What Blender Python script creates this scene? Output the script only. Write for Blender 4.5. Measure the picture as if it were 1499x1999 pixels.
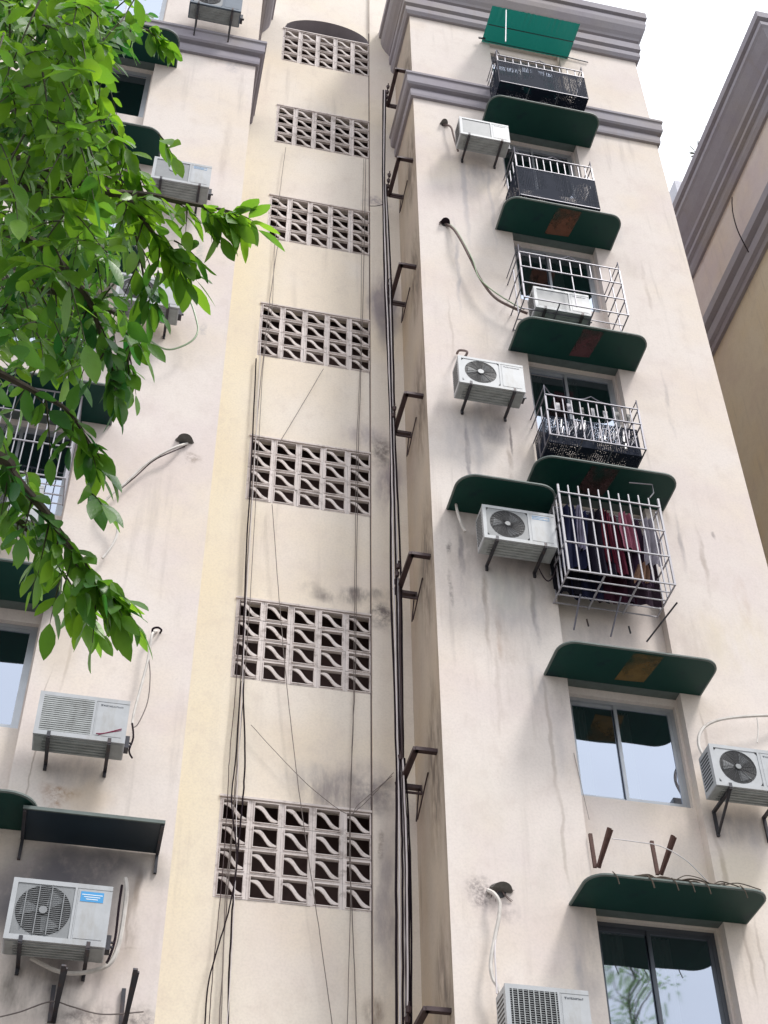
import bpy, math, random
from mathutils import Vector, Matrix
random.seed(7)
S = bpy.context.scene
COL = S.collection
for o in list(bpy.data.objects): bpy.data.objects.remove(o)

# ------------------------------------------------------------------ camera
PITCH, YAW, ROLL, FPX = 0.77027, 0.22738, -0.012795, 2800.0
CAMP = Vector((0, 0, 1.6))
cy, sy = math.cos(YAW), math.sin(YAW)
FWD = Vector((sy*math.cos(PITCH), cy*math.cos(PITCH), math.sin(PITCH)))
R0 = Vector((cy, -sy, 0)); U0 = R0.cross(FWD)
RGT = R0*math.cos(ROLL) + U0*math.sin(ROLL)
UPV = -R0*math.sin(ROLL) + U0*math.cos(ROLL)
cam = bpy.data.cameras.new('camera'); camo = bpy.data.objects.new('camera', cam); COL.objects.link(camo)
m = Matrix((RGT, UPV, -FWD)).transposed().to_4x4(); m.translation = CAMP
camo.matrix_world = m
cam.sensor_fit = 'VERTICAL'; cam.sensor_height = 36; cam.lens = FPX/1999*36
cam.clip_start = 0.05; cam.clip_end = 2000
S.camera = camo

# ------------------------------------------------------------------ light
world = bpy.data.worlds.new('World'); S.world = world; world.use_nodes = True
nt = world.node_tree; nt.nodes.clear()
sky = nt.nodes.new('ShaderNodeTexSky'); sky.sky_type = 'NISHITA'; sky.sun_disc = False
sky.sun_elevation = math.radians(60); sky.sun_rotation = math.radians(135)
sky.air_density = 1.0; sky.dust_density = 3.0; sky.ozone_density = 1.0
hs = nt.nodes.new('ShaderNodeHueSaturation'); hs.inputs['Saturation'].default_value = 0.2
bg = nt.nodes.new('ShaderNodeBackground'); bg.inputs['Strength'].default_value = 0.12
wo = nt.nodes.new('ShaderNodeOutputWorld')
# overcast veil over the blue sky: brightest overhead, dimmer toward the horizon all round
wtc = nt.nodes.new('ShaderNodeTexCoord'); wsep = nt.nodes.new('ShaderNodeSeparateXYZ'); wmr = nt.nodes.new('ShaderNodeMapRange')
wmr.inputs[1].default_value = 0; wmr.inputs[2].default_value = .85; wmr.inputs[3].default_value = .36; wmr.inputs[4].default_value = 1.0
wveil = nt.nodes.new('ShaderNodeMix'); wveil.data_type = 'RGBA'; wveil.inputs[6].default_value = (0, 0, 0, 1); wveil.inputs[7].default_value = (8.3, 8.6, 9.1, 1)
wmix = nt.nodes.new('ShaderNodeMix'); wmix.data_type = 'RGBA'; wmix.inputs[0].default_value = .8
nt.links.new(wtc.outputs['Generated'], wsep.inputs[0]); nt.links.new(wsep.outputs['Z'], wmr.inputs[0]); nt.links.new(wmr.outputs[0], wveil.inputs[0])
nt.links.new(sky.outputs[0], hs.inputs['Color']); nt.links.new(hs.outputs[0], wmix.inputs[6]); nt.links.new(wveil.outputs[2], wmix.inputs[7]); nt.links.new(wmix.outputs[2], bg.inputs['Color']); nt.links.new(bg.outputs[0], wo.inputs[0])
sl = bpy.data.lights.new('sun', 'SUN'); sl.energy = 1.5; sl.angle = math.radians(11); sl.color = (1, .965, .92)
so = bpy.data.objects.new('sun', sl); COL.objects.link(so)
az, el = math.radians(135), math.radians(60)
sd = Vector((math.sin(az)*math.cos(el), math.cos(az)*math.cos(el), math.sin(el)))
so.rotation_euler = sd.to_track_quat('Z', 'Y').to_euler()
so.location = (5, -10, 30)
S.view_settings.view_transform = 'Standard'; S.view_settings.look = 'None'
S.view_settings.gamma = 1; S.view_settings.use_curve_mapping = False
S.view_settings.exposure = 1.05

# ------------------------------------------------------------------ measuring helpers
def ray(px, py):
    return FWD*FPX + RGT*(px-749.5) - UPV*(py-999.5)
def at(px, py, Y):
    d = ray(px, py); return CAMP + d*(Y/d.y)
def far(px, py, dist):
    return CAMP + ray(px, py).normalized()*dist

P = 12.6        # wing fronts
PS = 13.9       # stair wall
XR, XE, XL = 3.54, 8.09, 0.734

# ------------------------------------------------------------------ object helpers
def tag(o, label=None, cat=None, group=None, kind=None):
    if label: o['label'] = label
    if cat: o['category'] = cat
    if group: o['group'] = group
    if kind: o['kind'] = kind
    return o
def thing(name, label, cat, loc=(0, 0, 0), group=None, rz=0):
    o = bpy.data.objects.new(name, None); COL.objects.link(o); o.empty_display_size = .2
    o.location = loc; o.rotation_euler = (0, 0, rz)
    return tag(o, label, cat, group)
class MB:
    def __init__(s): s.v = []; s.f = []
    def add(s, vs, fs):
        n = len(s.v); s.v += [tuple(v) for v in vs]; s.f += [tuple(i+n for i in f) for f in fs]; return s
    def box(s, x0, x1, y0, y1, z0, z1):
        return s.add([(x0,y0,z0),(x1,y0,z0),(x1,y1,z0),(x0,y1,z0),(x0,y0,z1),(x1,y0,z1),(x1,y1,z1),(x0,y1,z1)],
                     [(0,3,2,1),(4,5,6,7),(0,1,5,4),(1,2,6,5),(2,3,7,6),(3,0,4,7)])
    def bar(s, a, b, w, h=None, up=(0, 0, 1)):
        h = h or w; a = Vector(a); b = Vector(b); d = (b-a).normalized(); up = Vector(up)
        if abs(d.dot(up)) > .95: up = Vector((0, 1, 0))
        x = d.cross(up).normalized()*w/2; y = x.normalized().cross(d).normalized()*h/2
        vs = [p+q for p in (a, b) for q in (-x-y, x-y, x+y, -x+y)]
        return s.add(vs, [(0,3,2,1),(4,5,6,7),(0,1,5,4),(1,2,6,5),(2,3,7,6),(3,0,4,7)])
    def tube(s, pts, r, n=6, caps=True):
        pts = [Vector(p) for p in pts]; L = len(pts); vs = []; fs = []; px = None
        for i, p in enumerate(pts):
            d = (pts[min(i+1, L-1)]-pts[max(i-1, 0)]).normalized()
            if px is None:
                px = d.cross(Vector((0, 1, 0)) if abs(d.y) < .9 else Vector((1, 0, 0))).normalized()
            px = (px-d*px.dot(d)).normalized(); py = d.cross(px)
            rr = r[i] if isinstance(r, (list, tuple)) else r
            for k in range(n):
                a = 2*math.pi*k/n; vs.append(p+px*math.cos(a)*rr+py*math.sin(a)*rr)
        for i in range(L-1):
            for k in range(n):
                k2 = (k+1) % n; fs.append((i*n+k, i*n+k2, (i+1)*n+k2, (i+1)*n+k))
        if caps: fs += [tuple(range(n))[::-1], tuple(range((L-1)*n, L*n))]
        return s.add(vs, fs)
    def disc(s, c, r, y0, y1, n=28):     # short cylinder along Y
        vs = [(c[0]+math.cos(2*math.pi*k/n)*r, y, c[1]+math.sin(2*math.pi*k/n)*r) for y in (y0, y1) for k in range(n)]
        return s.add(vs, [tuple(range(n)), tuple(range(n, 2*n))[::-1]]+[(k, n+k, n+(k+1) % n, (k+1) % n) for k in range(n)])
    def ring(s, c, r, w, y0, y1, n=28):
        vs = [(c[0]+math.cos(2*math.pi*k/n)*q, y, c[1]+math.sin(2*math.pi*k/n)*q) for (q, y) in ((r-w, y0), (r, y0), (r, y1), (r-w, y1)) for k in range(n)]
        return s.add(vs, [(a*n+k, a*n+(k+1) % n, ((a+1) % 4)*n+(k+1) % n, ((a+1) % 4)*n+k) for a in range(4) for k in range(n)])
    def prism(s, pl, y0, y1):            # XZ outline extruded along Y
        n = len(pl)
        return s.add([(x, y, z) for y in (y0, y1) for x, z in pl], [tuple(range(n)), tuple(range(n, 2*n))[::-1]]+[(k, n+k, n+(k+1) % n, (k+1) % n) for k in range(n)])
    def mesh(s, name, mat, smooth=False, bevel=0):
        me = bpy.data.meshes.new(name); me.from_pydata(s.v, [], s.f); me.update()
        if mat: me.materials.append(mat)
        if smooth:
            me.polygons.foreach_set('use_smooth', [True]*len(me.polygons)); 
            try: me.set_sharp_from_angle(angle=math.radians(40))
            except Exception: pass
        return me
    def obj(s, name, mat, parent=None, smooth=False, bevel=0, kind=None):
        return put(s.mesh(name, mat, smooth), name, parent, bevel, kind)
def put(me, name, parent=None, bevel=0, kind=None, loc=None):
    o = bpy.data.objects.new(name, me); COL.objects.link(o)
    if parent: o.parent = parent
    if loc: o.location = loc
    if bevel:
        b = o.modifiers.new('bevel', 'BEVEL'); b.width = bevel; b.segments = 2; b.limit_method = 'ANGLE'
    if kind: o['kind'] = kind
    return o
def smooth_line(pts, k=6):
    pts = [Vector(p) for p in pts]
    if len(pts) < 3: return pts
    out = []
    for i in range(len(pts)-1):
        p0 = pts[max(i-1, 0)]; p1 = pts[i]; p2 = pts[i+1]; p3 = pts[min(i+2, len(pts)-1)]
        for j in range(k):
            t = j/k
            out.append(.5*((2*p1)+(p2-p0)*t+(2*p0-5*p1+4*p2-p3)*t*t+(3*p1-p0-3*p2+p3)*t**3))
    out.append(pts[-1]); return out

# ------------------------------------------------------------------ materials
class NT:
    def __init__(s, name):
        s.m = bpy.data.materials.new(name); s.m.use_nodes = True; s.t = s.m.node_tree; s.t.nodes.clear()
        s.out = s.n('ShaderNodeOutputMaterial'); s._c = None
    def n(s, typ, **kw):
        nd = s.t.nodes.new(typ)
        for k, v in kw.items(): setattr(nd, k, v)
        return nd
    def link(s, a, b): s.t.links.new(a, b)
    def pos(s):
        if s._c is None: s._c = s.n('ShaderNodeNewGeometry').outputs['Position']
        return s._c
    def mapping(s, scale, loc=(0, 0, 0), vec=None):
        mp = s.n('ShaderNodeMapping'); mp.inputs['Scale'].default_value = scale; mp.inputs['Location'].default_value = loc
        s.link(vec or s.pos(), mp.inputs[0]); return mp.outputs[0]
    def noise(s, scale, vec=None, detail=4, rough=.55, w=None):
        nd = s.n('ShaderNodeTexNoise'); nd.inputs['Scale'].default_value = scale; nd.inputs['Detail'].default_value = detail
        nd.inputs['Roughness'].default_value = rough
        s.link(vec or s.pos(), nd.inputs['Vector']); return nd.outputs['Fac']
    def ramp(s, v, a, b, lo=0., hi=1.):
        mr = s.n('ShaderNodeMapRange'); mr.interpolation_type = 'SMOOTHSTEP'
        for i, q in enumerate((a, b, lo, hi)): mr.inputs[i+1].default_value = q
        s.link(v, mr.inputs[0]); return mr.outputs[0]
    def math(s, op, a, b=None):
        nd = s.n('ShaderNodeMath', operation=op)
        for i, q in enumerate((a, b)):
            if q is None: continue
            if isinstance(q, (int, float)): nd.inputs[i].default_value = q
            else: s.link(q, nd.inputs[i])
        return nd.outputs[0]
    def mix(s, f, a, b, mode='MIX'):
        nd = s.n('ShaderNodeMix', data_type='RGBA', blend_type=mode)
        for i, q in ((0, f), (6, a), (7, b)):
            if isinstance(q, (int, float)): nd.inputs[i].default_value = q
            elif isinstance(q, tuple): nd.inputs[i].default_value = (*q, 1) if len(q) == 3 else q
            else: s.link(q, nd.inputs[i])
        return nd.outputs[2]
    def done(s, col, rough=.6, bump=None, bstr=.3, bdist=.01, metal=0, spec=.5, coat=0):
        p = s.n('ShaderNodeBsdfPrincipled')
        if isinstance(col, tuple): p.inputs['Base Color'].default_value = (*col, 1)
        else: s.link(col, p.inputs['Base Color'])
        if isinstance(rough, (int, float)): p.inputs['Roughness'].default_value = rough
        else: s.link(rough, p.inputs['Roughness'])
        p.inputs['Metallic'].default_value = metal; p.inputs['Specular IOR Level'].default_value = spec
        if bump is not None:
            b = s.n('ShaderNodeBump'); b.inputs['Strength'].default_value = bstr; b.inputs['Distance'].default_value = bdist
            s.link(bump, b.inputs['Height']); s.link(b.outputs[0], p.inputs['Normal'])
        s.link(p.outputs[0], s.out.inputs[0]); s.p = p
        return s.m

def blob_mask(M, wpos, c, r, lo=.25, hi=1.):
    """soft ragged patch centred at c with radii r (a stain or painted shade)"""
    v = M.mapping(tuple(1/q for q in r), tuple(-c[i]/r[i] for i in range(3)), wpos)
    ln = M.n('ShaderNodeVectorMath', operation='LENGTH'); M.link(v, ln.inputs[0])
    return M.ramp(ln.outputs['Value'], lo, hi, 1., 0.)

def wall_mat(name, base, blobs, streak=.25, cloud=.5, yellow=None, streakcol=(.30, .26, .24)):
    M = NT(name)
    # distorted position so that stains and painted shade are ragged
    nz = M.n('ShaderNodeTexNoise'); nz.inputs['Scale'].default_value = 2.2; nz.inputs['Detail'].default_value = 5
    M.link(M.pos(), nz.inputs['Vector'])
    sub = M.n('ShaderNodeVectorMath', operation='SUBTRACT'); M.link(nz.outputs['Color'], sub.inputs[0]); sub.inputs[1].default_value = (.5, .5, .5)
    sc = M.n('ShaderNodeVectorMath', operation='MULTIPLY'); M.link(sub.outputs[0], sc.inputs[0]); sc.inputs[1].default_value = (.16, .16, .5)
    wp = M.n('ShaderNodeVectorMath', operation='ADD'); M.link(M.pos(), wp.inputs[0]); M.link(sc.outputs[0], wp.inputs[1])
    wpos = wp.outputs[0]
    c1 = M.noise(.55, detail=3); c2 = M.noise(.8, M.mapping((1, 1, 1), (7, 3, 11)), detail=4)
    col = M.mix(M.ramp(c1, .42, .68, 0, cloud), base, tuple(b*q for b, q in zip(base, (1.0, .935, .80))))
    col = M.mix(M.ramp(c2, .45, .7, 0, cloud), col, tuple(b*q for b, q in zip(base, (.90, .86, .90))))
    if yellow:
        for (c, r, a, cc) in yellow:
            col = M.mix(M.math('MULTIPLY', blob_mask(M, M.pos(), c, r, .2, 1.), a), col, cc)
    st = M.noise(3.0, M.mapping((2.2, 2.2, .13)), detail=5, rough=.6)
    patch = M.noise(.9, M.mapping((1, 1, .5), (3, 5, 2)), detail=2)
    sm = M.math('MULTIPLY', M.ramp(st, .52, .75, 0, streak), M.ramp(patch, .42, .65))
    col = M.mix(sm, col, streakcol)
    fine = M.noise(38, detail=4); col = M.mix(M.ramp(fine, .35, .75, 0, .20), col, tuple(b*.6 for b in base))
    spk = M.noise(14, M.mapping((1, 1, .6), (2, 9, 4)), detail=6, rough=.75)
    col = M.mix(M.ramp(spk, .66, .76, 0, .35), col, tuple(b*.45 for b in base))
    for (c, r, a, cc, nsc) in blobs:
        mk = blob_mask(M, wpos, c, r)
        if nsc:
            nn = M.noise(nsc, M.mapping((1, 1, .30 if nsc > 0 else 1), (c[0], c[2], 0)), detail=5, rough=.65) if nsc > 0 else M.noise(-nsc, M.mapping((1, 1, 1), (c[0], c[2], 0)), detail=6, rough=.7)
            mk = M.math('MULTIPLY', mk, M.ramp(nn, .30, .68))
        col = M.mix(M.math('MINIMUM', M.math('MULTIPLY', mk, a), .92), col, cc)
    med = M.noise(4.5, M.mapping((1, 1, .8), (5, 2, 8)), detail=7, rough=.68); col = M.mix(M.ramp(med, .48, .72, 0, .28), col, tuple(b*q for b, q in zip(base, (.74, .70, .68))))
    h = M.noise(6, detail=5, rough=.55)
    return M.done(col, .88, h, .12, .02, spec=.2)

def A3(px, py, Y): q = at(px, py, Y); return (q.x, q.y, q.z)
def bl(px, py, rx, rz, a, cc, n=6, Y=P): return (A3(px, py, Y), (rx, .6, rz), a, cc, n)
SOOT_AND_SHADE = (.17, .145, .145); RUST = (.33, .17, .08); GREY = (.34, .33, .36); GRN = (.46, .48, .42); BRN = (.26, .20, .16)  # GREY serves streaks and also shade painted below the cooling units
SHADE_DRIP = (.15, .14, .17)  # dark tone for painted shade on the walls and for drip streaks
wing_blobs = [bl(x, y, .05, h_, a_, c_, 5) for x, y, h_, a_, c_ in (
    (912, 880, 1.0, .8, SHADE_DRIP), (995, 905, .9, .7, BRN), (948, 1180, 1.0, .7, BRN), (1045, 1190, .8, .7, SHADE_DRIP), (900, 1090, .9, .7, SHADE_DRIP), (1262, 560, .9, .4, BRN), (1305, 790, .9, .45, SHADE_DRIP), (1372, 1090, .9, .5, BRN),
    (1410, 1700, .8, .6, BRN), (1010, 520, .8, .5, SHADE_DRIP), (893, 520, 1.6, .6, GREY), (1330, 1060, .7, .5, SHADE_DRIP))] + [
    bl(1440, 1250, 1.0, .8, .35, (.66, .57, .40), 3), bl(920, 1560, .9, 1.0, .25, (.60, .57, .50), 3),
    bl(940, 335, .55, .38, .5, SHADE_DRIP, 3), bl(950, 835, .60, .42, .6, SHADE_DRIP, 3), bl(1010, 1130, .62, .40, .6, SHADE_DRIP, 3), bl(1150, 870, .6, .25, .5, SHADE_DRIP, 4), bl(1180, 1225, .75, .35, .4, SHADE_DRIP, 3),  # soft dark patches: shade under units, cages and awnings painted into the wall
    bl(1150, 1860, .25, .8, .45, SHADE_DRIP, 3), bl(1430, 1610, .5, .30, .5, SHADE_DRIP, 3), bl(1010, 690, .25, .5, .35, SHADE_DRIP, 3), bl(1085, 1360, .22, .5, .35, SHADE_DRIP, 3),
    bl(1180, 740, .15, .5, .2, SHADE_DRIP, 4), bl(1230, 520, .25, .5, .2, BRN, 6), bl(1350, 1250, .5, .8, .2, BRN, 6),
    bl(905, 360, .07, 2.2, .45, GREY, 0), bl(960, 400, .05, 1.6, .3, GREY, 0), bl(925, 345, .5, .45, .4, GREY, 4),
    bl(930, 830, .08, 1.8, .35, GREY, 0), bl(905, 860, .5, .9, .35, GREY, 4), bl(997, 860, .03, .35, .8, SOOT_AND_SHADE, 0),
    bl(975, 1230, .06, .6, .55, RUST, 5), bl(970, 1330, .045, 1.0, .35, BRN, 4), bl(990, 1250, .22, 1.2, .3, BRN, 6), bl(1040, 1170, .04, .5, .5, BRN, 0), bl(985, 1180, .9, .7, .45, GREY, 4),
    bl(1000, 1150, .5, .6, .4, GRN, 3), bl(875, 1070, .05, .14, .9, SOOT_AND_SHADE, -30), bl(880, 1150, .04, .3, .6, SOOT_AND_SHADE, -22), bl(900, 1060, .3, 1.0, .35, SOOT_AND_SHADE, 5),
    bl(935, 1740, .20, .18, .85, SOOT_AND_SHADE, -26), bl(985, 1770, .22, .22, .4, SOOT_AND_SHADE, -12),
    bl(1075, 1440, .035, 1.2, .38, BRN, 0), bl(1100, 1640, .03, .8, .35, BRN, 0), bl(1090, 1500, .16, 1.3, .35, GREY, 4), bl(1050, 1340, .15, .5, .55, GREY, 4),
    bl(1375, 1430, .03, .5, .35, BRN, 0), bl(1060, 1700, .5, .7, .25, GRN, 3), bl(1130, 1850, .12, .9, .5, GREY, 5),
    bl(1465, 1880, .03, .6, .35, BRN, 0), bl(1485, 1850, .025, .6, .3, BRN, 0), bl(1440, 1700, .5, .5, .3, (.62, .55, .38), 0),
    bl(1450, 1620, .5, .35, .45, GREY, 4), bl(1395, 1050, .04, .05, .5, SOOT_AND_SHADE, 0), bl(1450, 1180, .12, .6, .25, RUST, 8),
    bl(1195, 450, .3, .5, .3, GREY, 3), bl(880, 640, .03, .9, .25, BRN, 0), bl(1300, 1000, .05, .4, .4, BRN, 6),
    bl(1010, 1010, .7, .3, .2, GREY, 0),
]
left_blobs = [
    bl(455, 130, .18, .25, .6, GREY, -16), bl(420, 110, .25, .3, .35, BRN, 8), bl(390, 500, .10, .6, .6, (.33, .36, .33), -20), bl(400, 640, .08, .25, .5, GREY, -24),
    bl(120, 1548, .30, .14, .75, RUST, -14), bl(170, 1560, .35, .3, .35, (.55, .40, .25), 0), bl(130, 1290, .03, .5, .4, BRN, 0), bl(115, 1270, .3, .6, .5, (.62, .53, .42), 0),
    bl(200, 1450, .5, .6, .3, (.5, .43, .33), 5), bl(255, 1800, .12, .5, .5, BRN, 10), bl(270, 1740, .05, .35, .6, BRN, 0), bl(230, 1870, .35, .4, .45, (.5, .42, .30), 3),
    bl(160, 1990, .4, .13, .8, SOOT_AND_SHADE, -10), bl(170, 1690, 1.0, .38, .8, (.06, .06, .08), 0), bl(80, 1760, .95, .65, .9, (.08, .08, .10), 0), bl(60, 1930, .8, .5, .85, (.12, .11, .10), 3), bl(275, 1985, .22, .2, .85, SOOT_AND_SHADE, -14), bl(230, 900, .4, .6, .25, (.58, .50, .40), 3), bl(375, 890, .14, .10, .7, BRN, -20),  # near-black patches: shade below the slanted sheet, painted into the wall colour
    bl(70, 1450, .015, 1.2, .6, BRN, 0), bl(330, 1400, .3, .3, .12, (.5, .40, .48), 0), bl(150, 1500, .55, .30, .55, SHADE_DRIP, 3), bl(120, 1890, .6, .3, .5, SHADE_DRIP, 3), bl(380, 390, .5, .35, .35, SHADE_DRIP, 3), bl(440, 300, .1, 1.5, .25, BRN, 6),  # wide dark patches here are painted shade below the left cooling units
    bl(170, 730, .3, .5, .3, GREY, 4), bl(240, 1840, .22, .03, .4, BRN, -20), bl(250, 1800, .02, .3, .4, BRN, 0),
]
stair_blobs = [
    bl(742, 1215, .26, .32, .95, SOOT_AND_SHADE, -9, PS), bl(685, 1165, .75, .20, .9, SOOT_AND_SHADE, 6, PS), bl(670, 1540, .8, .55, .8, (.24, .21, .22), 5, PS), bl(722, 1550, .45, .5, .9, (.24, .21, .22), -5, PS),
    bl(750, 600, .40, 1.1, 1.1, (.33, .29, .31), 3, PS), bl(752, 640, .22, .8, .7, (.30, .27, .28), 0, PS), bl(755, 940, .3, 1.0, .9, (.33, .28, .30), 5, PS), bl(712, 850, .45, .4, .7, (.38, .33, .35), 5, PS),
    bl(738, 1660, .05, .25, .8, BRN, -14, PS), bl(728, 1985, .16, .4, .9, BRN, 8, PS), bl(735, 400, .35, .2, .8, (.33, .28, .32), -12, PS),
    bl(600, 1510, .5, .3, .3, GREY, 4, PS), bl(560, 1450, .6, .5, .2, (.62, .52, .40), 0, PS), bl(742, 885, .22, .45, .9, SOOT_AND_SHADE, -8, PS), bl(650, 1270, .8, .3, .25, GREY, 5, PS),
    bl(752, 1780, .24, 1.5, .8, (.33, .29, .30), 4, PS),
]
WALL = (.73, .66, .615)
yel = [((.6, PS, z), (1.35, 2, 7.0), .30, (.82, .745, .50)) for z in (8, 13, 18, 22)]  # yellow tint, stronger toward the left of the stair wall
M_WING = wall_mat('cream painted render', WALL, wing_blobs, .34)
M_LEFT = wall_mat('cream painted render weathered and shaded', WALL, left_blobs, .32, .6)
M_STAIR = wall_mat('cream painted render yellow at left', (.79, .72, .645), stair_blobs, .26, .45, yel)
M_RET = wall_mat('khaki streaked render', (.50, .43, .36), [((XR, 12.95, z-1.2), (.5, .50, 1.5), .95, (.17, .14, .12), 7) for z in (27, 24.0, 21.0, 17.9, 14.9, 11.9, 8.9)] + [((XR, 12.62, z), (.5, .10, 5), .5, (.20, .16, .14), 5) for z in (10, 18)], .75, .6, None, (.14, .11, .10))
M_B2 = wall_mat('mauve grey render', (.64, .57, .545), [], .35, .8)
M_B2L = wall_mat('brown weathered render', (.64, .56, .43), [], .4, .8)
def simple(name, col, rough=.5, var=.25, sc=6, metal=0, bump=.1, spec=.5, dirt=None):
    M = NT(name)
    tc = M.n('ShaderNodeTexCoord').outputs['Object']
    a = M.noise(sc, tc, detail=5); c = M.mix(M.ramp(a, .3, .75, 0, var), col, tuple(q*.45 for q in col))
    if dirt:
        d = M.noise(sc*.7, M.mapping((1, 1, .3), (3, 1, 7), tc), detail=6, rough=.7); c = M.mix(M.ramp(d, .5, .72, 0, dirt[0]), c, dirt[1])
    return M.done(c, rough, M.noise(sc*5, tc, detail=3), bump, .004, metal, spec)
M_CORN = wall_mat('bare cement moulding', (.33, .312, .345), [], .5, .8)
def block_mat():
    M = NT('white painted vent block'); oi = M.n('ShaderNodeObjectInfo')
    c = M.mix(M.math('MULTIPLY', oi.outputs['Random'], .45), (.74, .675, .655), (.56, .50, .47))
    c = M.mix(M.ramp(M.noise(7, detail=7, rough=.72), .5, .68, 0, .55), c, (.24, .19, .17))
    c = M.mix(M.ramp(M.noise(1.1, detail=3), .5, .7, 0, .3), c, (.34, .30, .29))
    return M.done(c, .85, M.noise(25, detail=4), .4, .01, spec=.2)
M_BLOCK = block_mat()
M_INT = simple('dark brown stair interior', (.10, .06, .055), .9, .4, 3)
M_ARCH = simple('grey arch plaster', (.30, .28, .31), .9, .3, 2)
M_AC = simple('white painted steel casing', (.44, .455, .475), .45, .25, 5, dirt=(.55, (.30, .28, .25)))
M_ACG = simple('grey casing panel', (.24, .25, .26), .5, .3, 7)
M_ACB = simple('pale grey casing underside', (.40, .42, .42), .55, .5, 8, dirt=(.4, (.12, .11, .10)))
M_DARK = simple('black fan cavity', (.018, .018, .02), .5, .3, 9)
M_WIRE = simple('dark wire grille', (.07, .07, .075), .45, .3, 20, metal=.3)
M_BRK = simple('painted dark angle iron', (.055, .055, .065), .5, .5, 9, metal=.4, dirt=(.5, (.13, .06, .035)))
M_RUSTY = simple('rusty red brown iron', (.10, .045, .035), .75, .5, 15, bump=.4)
M_AWN = simple('green painted awning sheet', (.004, .046, .036), .5, .3, 1.6, spec=.25, dirt=(.95, (.004, .011, .026)))
M_RIM = simple('weathered grey green edge trim', (.12, .15, .14), .6, .4, 8)
M_PATCH = simple('rust brown repair patch', (.19, .075, .04), .7, .5, 5, dirt=(.9, (.008, .03, .03)))
M_PATCH2 = simple('faded yellow repair patch', (.20, .125, .035), .7, .6, 5, dirt=(.9, (.01, .03, .03)))
M_BLUEAWN = simple('dark blue grey awning sheet', (.008, .022, .035), .4, .5, 2)
M_WHITEBAR = simple('white painted steel bar', (.38, .37, .41), .4, .2, 12, dirt=(.3, (.25, .16, .12)))
M_GREYBAR = simple('tarnished steel bar', (.17, .165, .20), .4, .3, 12, metal=.3, dirt=(.4, (.16, .10, .08)))
M_MESH = simple('dark shade netting', (.025, .03, .045), .7, .3, 8)
M_FRAME = simple('anodised window frame', (.42, .44, .47), .35, .2, 6, metal=.5)
M_FRAMED = simple('dark window frame', (.10, .11, .13), .35, .2, 6, metal=.5)
M_CABK = simple('black cable sheath', (.020, .013, .018), .85, .2, 6, spec=.1)
M_CAW = simple('white cable sheath', (.68, .63, .64), .5, .3, 6)
M_CAG = simple('grey thin wire', (.16, .13, .12), .6, .3, 6)
M_PIPE = simple('wrapped white refrigerant pipe', (.66, .62, .58), .65, .4, 10, dirt=(.5, (.30, .24, .18)))
M_PIPEB = simple('weathered brown pipe lagging', (.17, .12, .11), .8, .6, 16)
M_PIPEG = simple('green tinted hose', (.25, .34, .20), .5, .3, 8)
M_BLUE = simple('blue sticker', (.05, .30, .62), .4, .1, 5)
M_INK = simple('dark printed marks', (.07, .08, .10), .5, .1, 5)
M_REDINK = simple('crimson printed swoosh', (.30, .04, .10), .5, .1, 5)
M_PALE = simple('pale printed marks', (.70, .80, .88), .5, .1, 5)
M_ROOM = simple('dim room lining', (.10, .09, .09), .9, .3, 2)
M_CURT = simple('pale curtain', (.55, .50, .44), .9, .2, 4)
M_TEAL = None
def glass_mat():
    M = NT('reflective window glass')
    g = M.n('ShaderNodeBsdfGlossy'); g.inputs['Roughness'].default_value = .03; g.inputs['Color'].default_value = (.60, .66, .78, 1)
    b = M.n('ShaderNodeBump'); b.inputs['Strength'].default_value = .16; b.inputs['Distance'].default_value = .05
    M.link(M.noise(1.3, detail=1), b.inputs['Height']); M.link(b.outputs[0], g.inputs['Normal'])
    t = M.n('ShaderNodeBsdfTransparent'); t.inputs['Color'].default_value = (.35, .40, .42, 1)
    mx = M.n('ShaderNodeMixShader'); mx.inputs[0].default_value = .62
    M.link(t.outputs[0], mx.inputs[1]); M.link(g.outputs[0], mx.inputs[2]); M.link(mx.outputs[0], M.out.inputs[0])
    return M.m
M_GLASS = glass_mat()
def soften(m_):
    t_ = m_.node_tree; out = [n for n in t_.nodes if n.type == 'OUTPUT_MATERIAL'][0]; src = out.inputs[0].links[0].from_socket
    tc = t_.nodes.new('ShaderNodeTexCoord'); nz = t_.nodes.new('ShaderNodeTexNoise'); nz.inputs['Scale'].default_value = 2.6; nz.inputs['Detail'].default_value = 4; nz.inputs['Roughness'].default_value = .55
    mr = t_.nodes.new('ShaderNodeMapRange'); mr.inputs[1].default_value = .30; mr.inputs[2].default_value = .60
    tr = t_.nodes.new('ShaderNodeBsdfTransparent'); mx = t_.nodes.new('ShaderNodeMixShader')
    t_.links.new(tc.outputs['Object'], nz.inputs['Vector']); t_.links.new(nz.outputs['Fac'], mr.inputs[0]); t_.links.new(mr.outputs[0], mx.inputs[0]); t_.links.new(tr.outputs[0], mx.inputs[1]); t_.links.new(src, mx.inputs[2]); t_.links.new(mx.outputs[0], out.inputs[0]); return m_
for m_ in (M_PATCH, M_PATCH2): soften(m_)
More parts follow.
